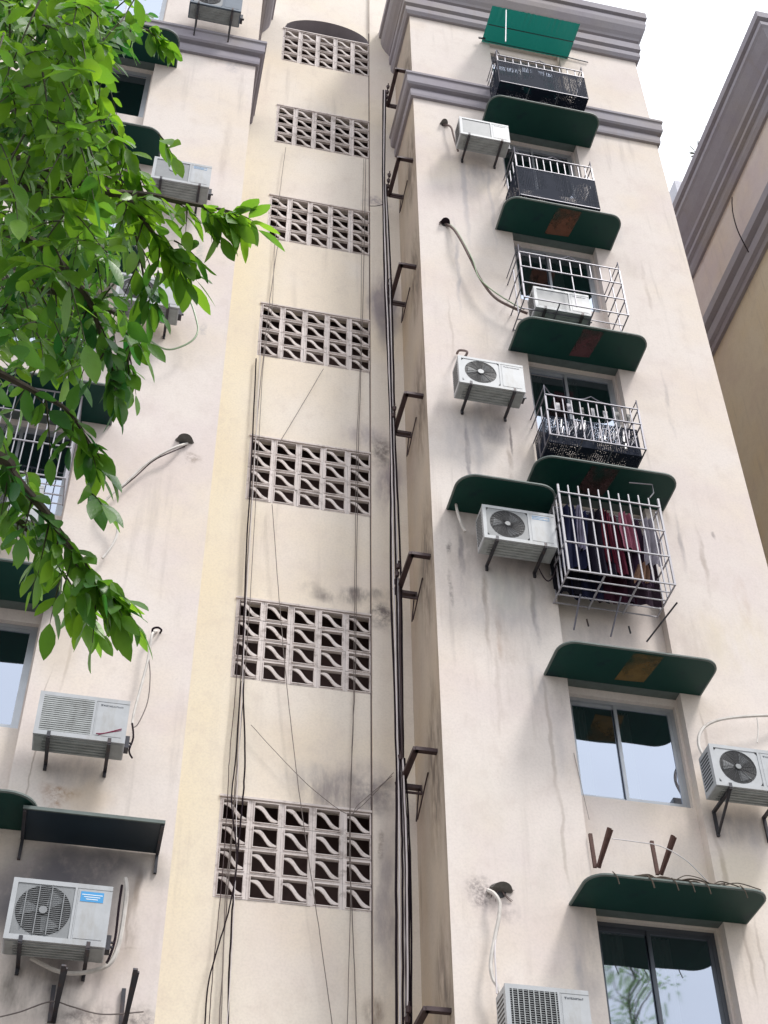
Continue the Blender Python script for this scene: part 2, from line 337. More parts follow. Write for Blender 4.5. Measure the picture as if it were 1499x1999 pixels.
def trans_mat(name, col, tcol, fac, rough=.4, var=None):
    M = NT(name)
    p = M.n('ShaderNodeBsdfPrincipled'); p.inputs['Roughness'].default_value = rough; p.inputs['Specular IOR Level'].default_value = .35
    t = M.n('ShaderNodeBsdfTranslucent'); mx = M.n('ShaderNodeMixShader'); mx.inputs[0].default_value = fac
    c, tc = col, tcol
    if var:
        uvv = None
        geo = M.n('ShaderNodeNewGeometry'); oi = M.n('ShaderNodeObjectInfo')
        rnd = M.math('FRACT', M.math('ADD', geo.outputs['Random Per Island'], oi.outputs['Random']))
        big = M.noise(1.7, detail=2); mott = M.noise(60, detail=3)
        f = M.math('ADD', M.math('MULTIPLY', rnd, .55), M.math('MULTIPLY', M.ramp(big, .38, .62), .45))
        c = M.mix(f, var[0], var[1]); tc = M.mix(f, var[2], var[3])
        c = M.mix(M.ramp(mott, .45, .75, 0, .45), c, (.05, .10, .02)); bp = M.n('ShaderNodeBump'); bp.inputs['Strength'].default_value = .4; bp.inputs['Distance'].default_value = .002; M.link(M.noise(140, detail=2), bp.inputs['Height']); M.link(bp.outputs[0], p.inputs['Normal']); M.link(c, p.inputs['Base Color']); M.link(tc, t.inputs['Color'])
    else:
        p.inputs['Base Color'].default_value = (*col, 1); t.inputs['Color'].default_value = (*tcol, 1)
    M.link(p.outputs[0], mx.inputs[1]); M.link(t.outputs[0], mx.inputs[2]); M.link(mx.outputs[0], M.out.inputs[0])
    return M.m
M_TEAL = trans_mat('translucent green sheet', (.005, .05, .045), (.008, .12, .095), .5)
M_LEAF = trans_mat('broad green leaf', None, None, .45, .38, ((.020, .095, .030), (.13, .26, .025), (.03, .20, .03), (.34, .62, .03)))
M_BARK = simple('grey brown bark', (.09, .07, .055), .9, .5, 14, bump=.6)
M_STEM = simple('green brown twig', (.06, .055, .03), .8, .4, 10)

# ------------------------------------------------------------------ ground and street
def ground_mat():
    M = NT('worn concrete paving')
    c = M.mix(M.ramp(M.noise(.8), .35, .65), (.16, .15, .135), (.11, .105, .10)); c = M.mix(M.ramp(M.noise(22), .4, .7, 0, .3), c, (.12, .12, .115))
    return M.done(c, .9, M.noise(30), .3, .01)
g = MB(); g.add([(-400, -400, 0), (400, -400, 0), (400, 400, 0), (-400, 400, 0)], [(0, 1, 2, 3)])
tag(g.obj('ground', ground_mat()), 'worn concrete ground of the lane below the flats', kind='structure')

# ------------------------------------------------------------------ the apartment building
bld = thing('apartment_building', 'cream rendered apartment block with vent-block stair wall between two wings', 'building', (4, P, 0))
def B(mb, name, mat, parent=None, **k):
    o = mb.obj(name, mat, None, **k); o.parent = parent or bld
    o.matrix_parent_inverse = Matrix.Translation(-Vector(bld.location)) if (parent is None) else parent_inv(parent)
    return o
def parent_inv(p):
    return Matrix.Identity(4)
def holed(mb, x0, x1, z0, z1, y, holes, depth):
    xs = sorted({x0, x1, *[h[0] for h in holes], *[h[1] for h in holes]}); zs = sorted({z0, z1, *[h[2] for h in holes], *[h[3] for h in holes]})
    for i in range(len(xs)-1):
        for j in range(len(zs)-1):
            cx = (xs[i]+xs[i+1])/2; cz = (zs[j]+zs[j+1])/2
            if any(h[0] < cx < h[1] and h[2] < cz < h[3] for h in holes): continue
            mb.add([(xs[i], y, zs[j]), (xs[i+1], y, zs[j]), (xs[i+1], y, zs[j+1]), (xs[i], y, zs[j+1])], [(0, 1, 2, 3)])
    for a, b, c, d in holes:
        for q in (((a, c), (a, d)), ((b, d), (b, c)), ((a, d), (b, d)), ((b, c), (a, c))):
            (xa, za), (xb, zb) = q
            mb.add([(xa, y, za), (xa, y+depth, za), (xb, y+depth, zb), (xb, y, zb)], [(0, 1, 2, 3)])
AWZ = [26.98, 23.90, 20.80, 17.80, 14.93, 11.87, 8.91, 5.9, 2.9]
BAY = (5.09, 6.49); LBAY = (-2.35, -.945)
WTOP = 29.3
TOPZ = 29.0
# right wing
w = MB(); holed(w, XR, XE, 0, TOPZ, P, [(BAY[0], BAY[1], 0.0, 27.2)], .14)
w.add([(XE, P, 0), (XE, P+11, 0), (XE, P+11, TOPZ), (XE, P, TOPZ)], [(0, 1, 2, 3)])
w.add([(XR, P, TOPZ), (XE, P, TOPZ), (XE, P+11, TOPZ), (XR, P+11, TOPZ)], [(0, 1, 2, 3)])
B(w, 'wing_wall', M_WING)
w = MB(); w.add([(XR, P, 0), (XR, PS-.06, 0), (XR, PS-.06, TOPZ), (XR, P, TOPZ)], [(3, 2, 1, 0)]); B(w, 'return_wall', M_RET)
# left wing
w = MB(); holed(w, -9, XL, 0, TOPZ, P, [(LBAY[0], LBAY[1], 0.0, 27.2)], .14)
w.add([(XL, P, 0), (XL, PS, 0), (XL, PS, TOPZ), (XL, P, TOPZ)], [(0, 1, 2, 3)])
w.add([(-9, P, TOPZ), (XL, P, TOPZ), (XL, P+11, TOPZ), (-9, P+11, TOPZ)], [(0, 1, 2, 3)])
w.add([(-9, P, 0), (-9, P+11, 0), (-9, P+11, TOPZ), (-9, P, TOPZ)], [(3, 2, 1, 0)])
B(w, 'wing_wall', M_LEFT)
# bays with window openings
WH = 1.42
def bay(x0, x1, mat):
    hs_ = [(x0+.03, x1-.03, z-.08-WH, z-(.10 if k == 5 else .025)) for k, z in enumerate(AWZ)]
    w = MB(); holed(w, x0, x1, 0, 27.2, P+.14, hs_, .14); B(w, 'bay_wall', mat)
    return hs_
rw = bay(*BAY, M_WING); lw = bay(*LBAY, M_LEFT)
def window(h, mat, split=.5, curtain=0):
    x0, x1, z0, z1 = h; y = P+.20
    wn = MB(); t = .045
    wn.box(x0, x1, y, y+.07, z0, z0+t).box(x0, x1, y, y+.07, z1-t, z1).box(x0, x0+t, y, y+.07, z0+t, z1-t).box(x1-t, x1, y, y+.07, z0+t, z1-t)
    wo_ = B(wn, 'window', mat)
    xm = x0+(x1-x0)*split
    for (a, b, yy) in ((x0+t, xm+.03, y+.035), (xm-.03, x1-t, y+.008)):
        s = MB(); q = .038
        s.box(a, b, yy, yy+.025, z0+t, z0+t+q).box(a, b, yy, yy+.025, z1-t-q, z1-t).box(a, a+q, yy, yy+.025, z0+t+q, z1-t-q).box(b-q, b, yy, yy+.025, z0+t+q, z1-t-q)
        B(s, 'sash', mat, wo_)
        pn = MB(); pn.add([(a+q, yy+.012, z0+t+q), (b-q, yy+.012, z0+t+q), (b-q, yy+.012, z1-t-q), (a+q, yy+.012, z1-t-q)], [(0, 1, 2, 3)])
        B(pn, 'pane', M_GLASS, wo_)
    r = MB(); ys, ye = y+.075, y+1.6
    r.add([(x0, ys, z0), (x1, ys, z0), (x1, ye, z0), (x0, ye, z0), (x0, ys, z1), (x1, ys, z1), (x1, ye, z1), (x0, ye, z1)], [(0, 1, 2, 3), (4, 7, 6, 5), (3, 2, 6, 7), (0, 3, 7, 4), (1, 5, 6, 2)])
    B(r, 'room_lining', M_ROOM, wo_)
    if curtain:
        for a, b in ((x0+.05, x0+.05+curtain), (xm+.02, xm+.02+curtain*.8)):
            c = MB(); n = 14
            vs = [(a+(b-a)*i/n, y+.14+.02*math.sin(i*2.1), z) for z in (z0+.05, z1-.05) for i in range(n+1)]
            c.add(vs, [(i, i+1, n+2+i, n+1+i) for i in range(n)]); B(c, 'curtain', M_CURT, wo_, smooth=True)
    return wo_
for i, h in enumerate(rw): window(h, M_FRAME if i != 6 else M_FRAMED, .46, (.22 if i in (5, 3) else .30) if i > 0 else 0)
for i, h in enumerate(lw): window(h, M_FRAME, .5, 0)

# stair wall with openings
COLS, ROWS = 5, 4; GX0 = 1.325; PX, WX = .353, .268; PZ, WZ = .312, .253
GT = [28.49, 25.54, 22.58, 19.57, 16.52, 13.49, 10.55, 7.55, 4.55]
gx0 = GX0-.0425; gx1 = GX0+4*PX+WX+.0425
holes = []
for t in GT: holes.append((gx0, gx1, t-3*PZ-WZ-.03, t+.03))
w = MB(); holed(w, .3, 3.30, 0, GT[0]+.03, PS, holes, .12)
za = GT[0]+.03; n = 28; cxm = (gx0+gx1)/2
def arch(x):
    u = (x-cxm)/((gx1-gx0)/2); return za+.62*math.sqrt(max(0, 1-u*u))
w.add([(.3, PS, za), (gx0, PS, za), (gx0, PS, WTOP+4), (.3, PS, WTOP+4)], [(0, 1, 2, 3)])
w.add([(gx1, PS, za), (3.30, PS, za), (3.30, PS, WTOP+4), (gx1, PS, WTOP+4)], [(0, 1, 2, 3)])
for i in range(n):
    a = gx0+(gx1-gx0)*i/n; b = gx0+(gx1-gx0)*(i+1)/n
    w.add([(a, PS, arch(a)), (b, PS, arch(b)), (b, PS, WTOP+4), (a, PS, WTOP+4)], [(0, 1, 2, 3)])
w.add([(.3, PS, 27), (3.54, PS, 27), (3.54, PS+7, 27), (.3, PS+7, 27), (.3, PS, WTOP+4), (3.54, PS, WTOP+4), (3.54, PS+7, WTOP+4), (.3, PS+7, WTOP+4)], [(4, 5, 6, 7), (1, 2, 6, 5), (0, 4, 7, 3)])
B(w, 'stair_wall', M_STAIR)
w = MB()
for i in range(n):
    a = gx0+(gx1-gx0)*i/n; b = gx0+(gx1-gx0)*(i+1)/n
    w.add([(a, PS, arch(a)), (a, PS+.34, arch(a)), (b, PS+.34, arch(b)), (b, PS, arch(b))], [(0, 1, 2, 3)])
w.add([(gx0, PS+.34, za-.02)]+[(gx0+(gx1-gx0)*i/n, PS+.34, arch(gx0+(gx1-gx0)*i/n)) for i in range(n+1)]+[(gx1, PS+.34, za-.02)], [tuple(range(n+3))])
B(w, 'arch_recess', M_ARCH)
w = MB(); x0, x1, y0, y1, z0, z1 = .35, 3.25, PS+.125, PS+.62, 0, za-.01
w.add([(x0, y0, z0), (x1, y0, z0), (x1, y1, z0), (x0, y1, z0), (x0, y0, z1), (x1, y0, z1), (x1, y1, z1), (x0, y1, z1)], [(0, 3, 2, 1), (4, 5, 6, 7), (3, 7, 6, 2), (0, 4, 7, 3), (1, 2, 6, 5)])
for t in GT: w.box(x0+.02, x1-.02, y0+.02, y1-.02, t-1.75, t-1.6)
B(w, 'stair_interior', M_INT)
w = MB(); w.add([(3.03, PS-.06, 0), (XR, PS-.06, 0), (XR, PS-.06, WTOP+4), (3.03, PS-.06, WTOP+4), (3.03, PS, 0), (3.03, PS, WTOP+4)], [(0, 1, 2, 3), (4, 0, 3, 5)])
B(w, 'pier', M_STAIR)
# thin darker joint along the pier
w = MB(); w.box(3.015, 3.034, PS-.012, PS+.0, 0, 29); B(w, 'pier_joint', simple('dark grout joint', (.12, .09, .09), .9))
# vent blocks
def block_mesh(var):
    rnd = random.Random(var); b = MB(); gx, gz = PX/2, PZ/2; ox, oz = WX/2, WZ/2
    y0, y1 = -.012, .038
    o = [(-gx+.001, -gz+.001), (gx-.001, -gz+.001), (gx-.001, gz-.001), (-gx+.001, gz-.001)]; i_ = [(-ox, -oz), (ox, -oz), (ox, oz), (-ox, oz)]
    l = [(-ox-.010, -oz-.010), (ox+.010, -oz-.010), (ox+.010, oz+.010), (-ox-.010, oz+.010)]
    vs = [(x, 0, z) for x, z in o]+[(x, 0, z) for x, z in l]+[(x, y0, z) for x, z in l]+[(x, y0, z) for x, z in i_]+[(x, y1, z) for x, z in i_]
    fs = []
    for k in range(4):
        j = (k+1) % 4
        for a in range(4): fs.append((a*4+k, a*4+j, a*4+4+j, a*4+4+k))
    b.add(vs, fs)
    # wave-shaped fin from upper left to lower right
    up = []; dn = []; N = 10
    for k in range(N+1):
        u = k/N; s = u*u*(3-2*u)
        s = .5+.5*math.tanh((u-.5)*4.6)/math.tanh(2.3)
        zc = oz*(.62-1.36*s); th = .009+.031*math.sin(math.pi*u)**1.3
        x = -ox+WX*u
        up.append((x, zc+th*(1.05))); dn.append((x, zc-th*(.75)))
    b.prism(dn+up[::-1], .0, .018)
    
    return b.mesh('vent_block', M_BLOCK)
bms = block_mesh(1)
for gi, t in enumerate(GT):
    sill = MB(); zc = t+.03
    gr = bpy.data.objects.new('vent_grille', sill.box(gx0-.01, gx1-.02, PS-.022, PS+.02, zc+.001, zc+.028).mesh('grille_lintel', M_BLOCK)); COL.objects.link(gr)
    gr.parent = bld; gr.matrix_parent_inverse = Matrix.Translation(-Vector(bld.location))
    for r_ in range(ROWS):
        for c_ in range(COLS):
            o = bpy.data.objects.new('vent_block', bms); COL.objects.link(o); o.parent = gr
            o.location = (GX0+WX/2+c_*PX, PS+random.uniform(-.003, .004), t-WZ/2-r_*PZ+random.uniform(-.002, .002)); o.rotation_euler = (0, random.uniform(-.008, .008), random.uniform(-.02, .02))

# cornices and bands: profile (projection, z) swept round the wings
def swept(prof, path):      # path: list of (x, y, nx, ny) corners with mitre direction
    mb = MB(); n = len(prof)
    vs = [(x+nx*p, y+ny*p, z) for (x, y, nx, ny) in path for p, z in prof]
    mb.add(vs, [(i*n+k, (i+1)*n+k, (i+1)*n+k+1, i*n+k+1) for i in range(len(path)-1) for k in range(n-1)])
    return mb
BAND = [(-.005, 24.46), (.05, 24.46), (.06, 24.52), (.06, 24.66), (.035, 24.68), (.035, 24.74), (.10, 24.76), (.125, 24.80), (.125, 25.04), (.15, 25.06), (.15, 25.12), (.02, 25.15), (-.005, 25.15)]
CORN = [(-.005, 27.48), (.05, 27.48), (.09, 27.56), (.09, 27.70), (.06, 27.72), (.06, 27.76), (.12, 27.80), (.12, 28.02), (.07, 28.04), (.07, 28.12), (.12, 28.14), (.14, 28.20), (.19, 28.28), (.255, 28.44), (.28, 28.58), (.28, 28.72), (.26, 28.74), (.26, 28.78), (.32, 28.80), (.32, 29.02), (-.4, 29.04)]
rpath = [(XR, PS-.06, -1, 0), (XR, P, -1, -1), (XE, P, 1, -1), (XE, P+11, 1, 0)]
lpath = [(-9, P+11, -1, 0), (-9, P, -1, -1), (XL, P, 1, -1), (XL, PS, 1, 0)]
for pth in (rpath, lpath):
    B(swept(BAND, pth), 'string_course', M_CORN); B(swept(CORN, pth), 'cornice', M_CORN)

# ------------------------------------------------------------------ neighbouring building on the right
XB, YB, YB1 = 10.75, 11.9, 24
b2 = thing('apartment_building', 'greyer neighbouring block whose corner and cornice show beyond the right edge', 'building', (XB+4, YB+4, 0))
def B2(mb, name, mat):
    o = mb.obj(name, mat); o.parent = b2; o.matrix_parent_inverse = Matrix.Translation(-Vector(b2.location)); return o
dz = -.55
w = MB(); w.box(XB, XB+9, YB, YB1, 25, 28.6+dz); B2(w, 'upper_wall', M_B2)
w = MB(); w.box(XB, XB+9, YB, YB1, 0, 25); B2(w, 'lower_wall', M_B2L)
p2 = [(XB, YB1, -1, 0), (XB, YB, -1, -1), (XB+9, YB, 1, -1)]
CORN2 = [(-.005, 26.6), (.06, 26.6), (.10, 26.72), (.10, 26.86), (.17, 26.90), (.17, 27.00), (.12, 27.03), (.12, 27.12), (.20, 27.18), (.20, 27.30), (.30, 27.50), (.40, 27.74), (.44, 27.80), (.44, 27.92), (.40, 27.94), (.40, 28.0), (.48, 28.03), (.48, 28.25), (-.2, 28.3)]
B2(swept(CORN2, p2), 'cornice', M_CORN)
BAND2 = [(-.005, 24.0), (.07, 24.0), (.07, 24.15), (.14, 24.2), (.14, 24.45), (.09, 24.48), (.09, 24.56), (.20, 24.62), (.20, 24.86), (-.005, 24.9)]
B2(swept(BAND2, p2), 'string_course', M_CORN)
# block far behind
w = MB(); w.box(20.3, 32, 31, 42, 0, 55.2)
tag(w.obj('apartment_building', simple('pale distant render', (.62, .62, .68), .9)), 'pale tower sliver far behind, between the wing and the grey neighbour', 'building')


# ------------------------------------------------------------------ green awnings
def awning(label, x0, x1, z, depth=.645, rad=.20, mat=None, patch=None, patchx=(.42, .62), lr=True, rr=True, group='green awnings over the windows', name='awning', th=.03, sag=0):
    mat = mat or M_AWN
    t = thing(name, label, 'awning', ((x0+x1)/2, P, z), group)
    hw = (x1-x0)/2; out = []
    fl = .10*0
    # plan outline, local: wall at y=0, front at y=-depth
    pts = [(-hw, -.004)]
    if lr: pts += [(-hw+fl+rad-rad*math.cos(a), -depth+rad*1.0-rad*math.sin(a)*1.0) for a in [i*math.pi/2/7 for i in range(8)]]
    else: pts += [(-hw, -depth)]
    if rr: pts += [(hw-rad+rad*math.sin(a), -depth+rad-rad*math.cos(a)) for a in [i*math.pi/2/7 for i in range(8)]]
    else: pts += [(hw, -depth)]
    pts.append((hw, -.004)); n = len(pts)
    def zz(y): return -sag*(-y/depth)
    m_ = MB(); m_.add([(x, y, zz(y)) for x, y in pts]+[(x, y, zz(y)+th) for x, y in pts], [tuple(range(n))[::-1], tuple(range(n, 2*n))]+[(k, (k+1) % n, n+(k+1) % n, n+k) for k in range(n)])
    m_.obj('sheet', mat, t)
    r = MB(); r.tube([(x*1.002, y*1.004-.002, zz(y)+th*.5) for x, y in pts], .019, 6); r.obj('edge_trim', M_RIM, t, smooth=True)
    if name == 'awning' and x1-x0 > 1.5:      # added strip keeping sky light and reflections out of the bay gap
        bx = BAY if x0 > 3 else LBAY; q = MB(); q.box(bx[0]-t.location.x+.004, bx[1]-t.location.x-.004, .001, .136, 0, th); q.obj('bay_light_stop', M_RIM, t)
    if patch:
        a = -hw+2*hw*patchx[0]; b = -hw+2*hw*patchx[1]
        q = MB(); q.add([(a+.03, -depth+.03, zz(-depth)-.004), (b+.05, -depth+.03, zz(-depth)-.004), (b-.02, -.12, -.004), (a-.03, -.10, -.004)], [(3, 2, 1, 0)])
        q.obj('repair_patch', patch, t)
    return t
AX0, AX1 = 4.82, 6.74
awning('dark blue-green awning just under the right wing band, with a netted basket above it', 4.75, 6.74, 23.90, rad=.2, mat=M_AWN)
awning('green awning with a rust brown patch, below the second netted basket from the top', AX0, AX1, 20.83, patch=M_PATCH)
awning('green awning with a dull maroon patch, directly under the open cage holding a cooling unit', AX0, AX1, 17.80, patch=soften(simple('maroon repair patch', (.11, .04, .045), .7, .5, 5)), patchx=(.47, .62))
awning('wide dark green awning over the tall barred cage full of clothes', AX0, AX1, 14.93, rad=.22, patch=soften(simple('brown stain', (.07, .03, .03), .7, .5, 5)), patchx=(.36, .55))
awning('green awning with a faded yellow patch over the two-sash window with pale sky in it', AX0, AX1, 11.87, rad=.2, patch=M_PATCH2, patchx=(.44, .62))
awning('lowest right-wing awning, dark green with dead vines along its front edge', AX0, AX1, 8.91, rad=.2)
awning('green awning on the right wing one storey below the frame', AX0, AX1, 5.9)
awning('small green rounded awning sheltering the cooling unit left of the tall clothes cage', 3.745, 5.03, 14.35, rad=.24, depth=.66, group='small awnings over cooling units')
awning('dark awning at the very top left beside the leaves, above the left band', -2.5, -.60, 23.90, rad=.22)
awning('green awning half hidden by leaves above the upper left cooling unit', -2.5, -.60, 20.85, rad=.2)
awning('dark green awning behind the leaves on the fourth storey of the left wing', -2.5, -.60, 17.9, rad=.2)
awning('dark awning end poking out of the leaves over the white barred left window', -2.5, -.60, 14.95, rad=.12)
awning('dark green awning behind leaf tips over the plain window on the left edge', -2.5, -.80, 11.93, rad=.2)
awning('grey-edged rounded awning corner at the lower left edge, next to the flat slanted sheet', -2.5, -.62, 9.1, rad=.26)
# flat slanted sheet over the lower left unit
t = thing('awning', 'flat dark slanted sheet awning over the lower left cooling unit with blue sticker', 'awning', (0, P, 0))
fa = at(45, 1578, 12.1); fb = at(322, 1610, 12.1); wa = at(312, 1712, P-.01)
x0, x1, zf, zw = fa.x, fb.x, (fa.z+fb.z)/2, wa.z+.25
q = MB(); q.add([(x0, 12.1-P, zf), (x1, 12.1-P, zf), (x1, -.01, zw), (x0, -.01, zw)]+[(x0, 12.1-P, zf+.02), (x1, 12.1-P, zf+.02), (x1, -.01, zw+.02), (x0, -.01, zw+.02)], [(3, 2, 1, 0), (4, 5, 6, 7), (0, 1, 5, 4), (1, 2, 6, 5), (3, 0, 4, 7), (2, 3, 7, 6)])
q.obj('sheet', M_BLUEAWN, t)
q = MB(); q.bar((x0, 12.1-P-.012, zf+.012), (x1, 12.1-P-.012, zf+.012), .02, .035); q.obj('edge_trim', M_RIM, t)
for xx in (x0+.02, x1-.02):
    q = MB(); q.bar((xx, 12.1-P, zf-.012), (xx, -.02, zw-.012), .03, .03).bar((xx, -.015, zw), (xx, -.015, zw-.22), .03, .03); q.obj('support_bracket', M_BRK, t)
# translucent sheet at the top
t = thing('awning', 'translucent bright green corrugated sheet awning in front of the right wing cornice', 'awning', ((4.94+6.66)/2, P, 27.05))
q = MB(); N = 34; hw = .86; dep = .76
vs = [(-hw+2*hw*i/N, y, .012*math.sin(i*math.pi*.9)*(1 if y else .5)-.05*(-y/dep)) for y in (0, -dep*.5, -dep) for i in range(N+1)]
q.add(vs, [(r*(N+1)+i, r*(N+1)+i+1, (r+1)*(N+1)+i+1, (r+1)*(N+1)+i) for r in range(2) for i in range(N)]); q.obj('corrugated_sheet', M_TEAL, t, smooth=True)
for y in (-.06, -.40): q = MB(); q.bar((-hw+.02, y, -.06+y*.05), (hw-.02, y, -.06+y*.05), .012, .016); q.obj('support_rail', M_BRK, t)
q = MB(); q.bar((-hw-.08, -.08, -.03), (-hw+.05, -.08, -.02), .03); q.obj('rod', M_BRK, t)
q = MB(); q.bar((hw-.05, -.03, .02), (hw+.4, -.03, -.02), .02); q.obj('rod', M_BRK, t)
q = MB(); q.bar((-hw+.27, -dep+.02, -.07), (-hw+.08, -.95, -1.75), .018); q.obj('front_stay', M_WHITEBAR, t)

# ------------------------------------------------------------------ cooling units
def tmesh(t, mb, name, mat, **k): return mb.obj(name, mat, t, **k)
def cooler(label, x0, ztop, style='round', W=.86, H=.56, D=.30, Yf=12.12, mat=None, logo='marks', drop=.10, flip=1, group='outdoor cooling units on the walls', arm=None, valve='r', brk=True, gr=None):
    mat = mat or M_AC
    t = thing('cooling_unit', label, 'cooling unit', (x0+W/2, Yf, ztop-H), group)
    h = W/2
    b = MB()      # casing: back box and a front panel frame round the recess
    b.box(-h, h, .012, D, 0, H); o = b.obj('casing', mat, t, bevel=.012)
    # front fascia made of pieces round the fan opening
    split = -h+W*.635 if style != 'louver' else -h+W*.62
    fx0, fx1, fz0, fz1 = -h+.045, split-.01, .05, H-.045
    f = MB(); f.box(-h, h, -.012, .012, 0, fz0).box(-h, h, -.012, .012, fz1, H).box(-h, fx0, -.012, .012, fz0, fz1).box(fx1, split+.012, -.012, .012, fz0, fz1)
    f.obj('fascia', mat, t)
    f = MB(); f.box(split+.014, h-.0, -.009, .012, fz0+.001, fz1-.001); sp = f.obj('side_panel', mat, t)
    f = MB(); f.box(split+.028, h-.045, -.012, -.0095, fz0+.012, fz1-.014).ring((0, 0), .001, .0005, 0, .001, 3); f.obj('panel_recess', mat, sp)
    cx, cz = (fx0+fx1)/2, (fz0+fz1)/2; R = min(fx1-fx0, fz1-fz0)/2*.97
    gm = gr or (mat if style in ('hub', 'roundw') else M_ACG)
    if style in ('round', 'hub', 'swirl', 'wires', 'roundw'):
        # square plate with a round hole
        N = 32; pl = MB(); vs = []; fs = []
        for k in range(N):
            a = 2*math.pi*k/N; c, s_ = math.cos(a), math.sin(a); q = 1/max(abs(c)/((fx1-fx0)/2), abs(s_)/((fz1-fz0)/2))
            vs += [(cx+c*R, -.006, cz+s_*R), (cx+c*q, -.006, cz+s_*q), (cx+c*R*.97, .05, cz+s_*R*.97)]
        for k in range(N):
            j = (k+1) % N; fs += [(3*k, 3*k+1, 3*j+1, 3*j), (3*k+2, 3*k, 3*j, 3*j+2)]
        pl.add(vs, fs); pl.obj('fan_surround', gm, t)
        d = MB(); d.disc((cx, cz), R*.98, .004, .0135, 28); dk = d.obj('fan_cavity', M_DARK, t)
        bl_ = MB()
        for k in range(3):
            a0 = k*2.094+.4
            bl_.add([(cx+math.cos(a0+u)*r_*R, .0025-.006*v, cz+math.sin(a0+u)*r_*R) for r_, u, v in ((.22, 0, 0), (.85, .15, 0), (.88, .95, 1), (.25, .8, 1))], [(0, 1, 2, 3)])
        bl_.obj('fan_blade', M_ACG, dk)
        g = MB()
        if style in ('round', 'hub', 'swirl', 'roundw'):
            for k in range(1, 12): g.ring((cx, cz), R*(k/11.4), .0035, -.011, -.006, 26)
            for k in range(12 if style != 'swirl' else 26):
                a = 2*math.pi*k/(12 if style != 'swirl' else 26); tw = .5 if style == 'swirl' else .12
                g.tube([(cx+math.cos(a+tw*u)*R*(.18+.8*u), -.012, cz+math.sin(a+tw*u)*R*(.18+.8*u)) for u in (0, .5, 1)], .003, 4)
        else:
            for k in range(-12, 13):
                z = R*k/12.8; x = math.sqrt(R*R-z*z)*.985
                g.bar((cx-x, -.009, cz+z), (cx+x, -.009, cz+z), .0045)
            for k in (-3, -1, 1, 3) if style == 'wires' else ():
                x = R*k/4.4; z = math.sqrt(R*R-x*x)
                g.bar((cx+x, -.015, cz-z), (cx+x, -.015, cz+z), .009)
        g.obj('fan_grille', M_WIRE if style not in ('wires',) else M_ACG, t)
        hb = MB(); hb.disc((cx, cz), R*(.19 if style == 'hub' else .15), -.021, -.008, 16); hb.obj('hub', mat if style == 'hub' else M_ACG, t)
    elif style in ('louver', 'grid'):
        d = MB(); d.box(fx0, fx1, .002, .011, fz0, fz1); d.obj('coil_cavity', M_DARK, t)
        g = MB(); n = 17 if style == 'louver' else 22
        for k in range(n):
            z = fz0+(k+.5)*(fz1-fz0)/n; g.box(fx0, fx1, -.012, -.004, z-(.0085 if style == 'louver' else .004), z+(.0075 if style == 'louver' else .003))
        g.obj('louvre_slats', M_ACB if style == 'louver' else M_ACG, t)
        if style == 'grid':
            g = MB()
            for k in range(9): x = fx0+(k+.5)*(fx1-fx0)/9; g.box(x-.005, x+.005, -.018, -.0125, fz0, fz1)
            g.obj('grille_bars', M_ACB, t)
    else:       # smooth inset panel
        d = MB(); d.box(fx0, fx1, -.004, .011, fz0, fz1); d.obj('fan_cover', M_ACG, t, bevel=.003)
        if style == 'logo':
            d = MB(); d.disc((cx, cz+.03), .05, -.012, -.0045, 14); d.obj('hub', mat, t)
    # underside
    u = MB(); u.box(-h+.02, h-.02, .02, D-.02, -.006, 0); ub = u.obj('base_pan', M_ACB, t)
    u = MB()
    for k in range(5): u.box(-h+.09, h-.13, .05+k*.048, .066+k*.048, -.016, -.0065)
    u.obj('base_ribs', M_ACB, ub)
    # side vents
    u = MB()
    for k in range(10): z = .08+k*(H-.16)/9; u.box(-h-.003, -h+.001, .05, D-.04, z-.009, z+.009)
    u.obj('side_vents', M_DARK, t)
    vx = h if valve == 'r' else -h; sg = 1 if valve == 'r' else -1
    v = MB(); v.box(min(vx, vx+sg*.045), max(vx, vx+sg*.045), D-.16, D-.05, .06, .20).tube([(vx+sg*.02, D-.13, .1), (vx+sg*.07, D-.13, .1)], .014).tube([(vx+sg*.02, D-.08, .17), (vx+sg*.07, D-.08, .17)], .012)
    v.obj('service_valve', M_BRK, t)
    if logo:
        lx, lz = split+.055, fz1-.055
        g = MB()
        if logo == 'blue':
            st = MB(); st.box(split+.045, h-.075, -.0145, -.0125, fz1-.13, fz1-.03); s1 = st.obj('sticker', M_BLUE, t)
            for k in range(3): g.box(split+.055+k*.02, h-.085-k*.02, -.016, -.015, fz1-.065-k*.022, fz1-.057-k*.022)
            g.obj('printed_lines', M_PALE, s1)
        elif logo == 'box':
            g.box(split+.05, h-.07, -.0145, -.0125, fz1-.085, fz1-.08).box(split+.05, h-.07, -.0145, -.0125, fz1-.035, fz1-.03).box(split+.05, split+.054, -.0145, -.0125, fz1-.08, fz1-.035).box(h-.074, h-.07, -.0145, -.0125, fz1-.08, fz1-.035)
            for k in range(9): g.box(split+.06+k*.016, split+.07+k*.016, -.0145, -.0125, fz1-.063, fz1-.052)
            g.obj('printed_label', M_BLUE, t)
        else:
            rr_ = random.Random(int(ztop*10)); x = lx+.028
            g.prism([(lx, lz+.02), (lx+.024, lz+.02), (lx+.012, lz-.005)], -.0145, -.0125)
            while x < h-.06:
                ww = rr_.uniform(.006, .012); hh = rr_.uniform(.010, .018); g.box(x, x+.003, -.0145, -.0125, lz, lz+hh+.004).box(x+.003, x+ww, -.0145, -.0125, lz+(0 if rr_.random() < .5 else hh-.004), lz+(.004 if rr_.random() < .5 else hh)); x += ww+.004
            g.obj('printed_name', M_INK, t)
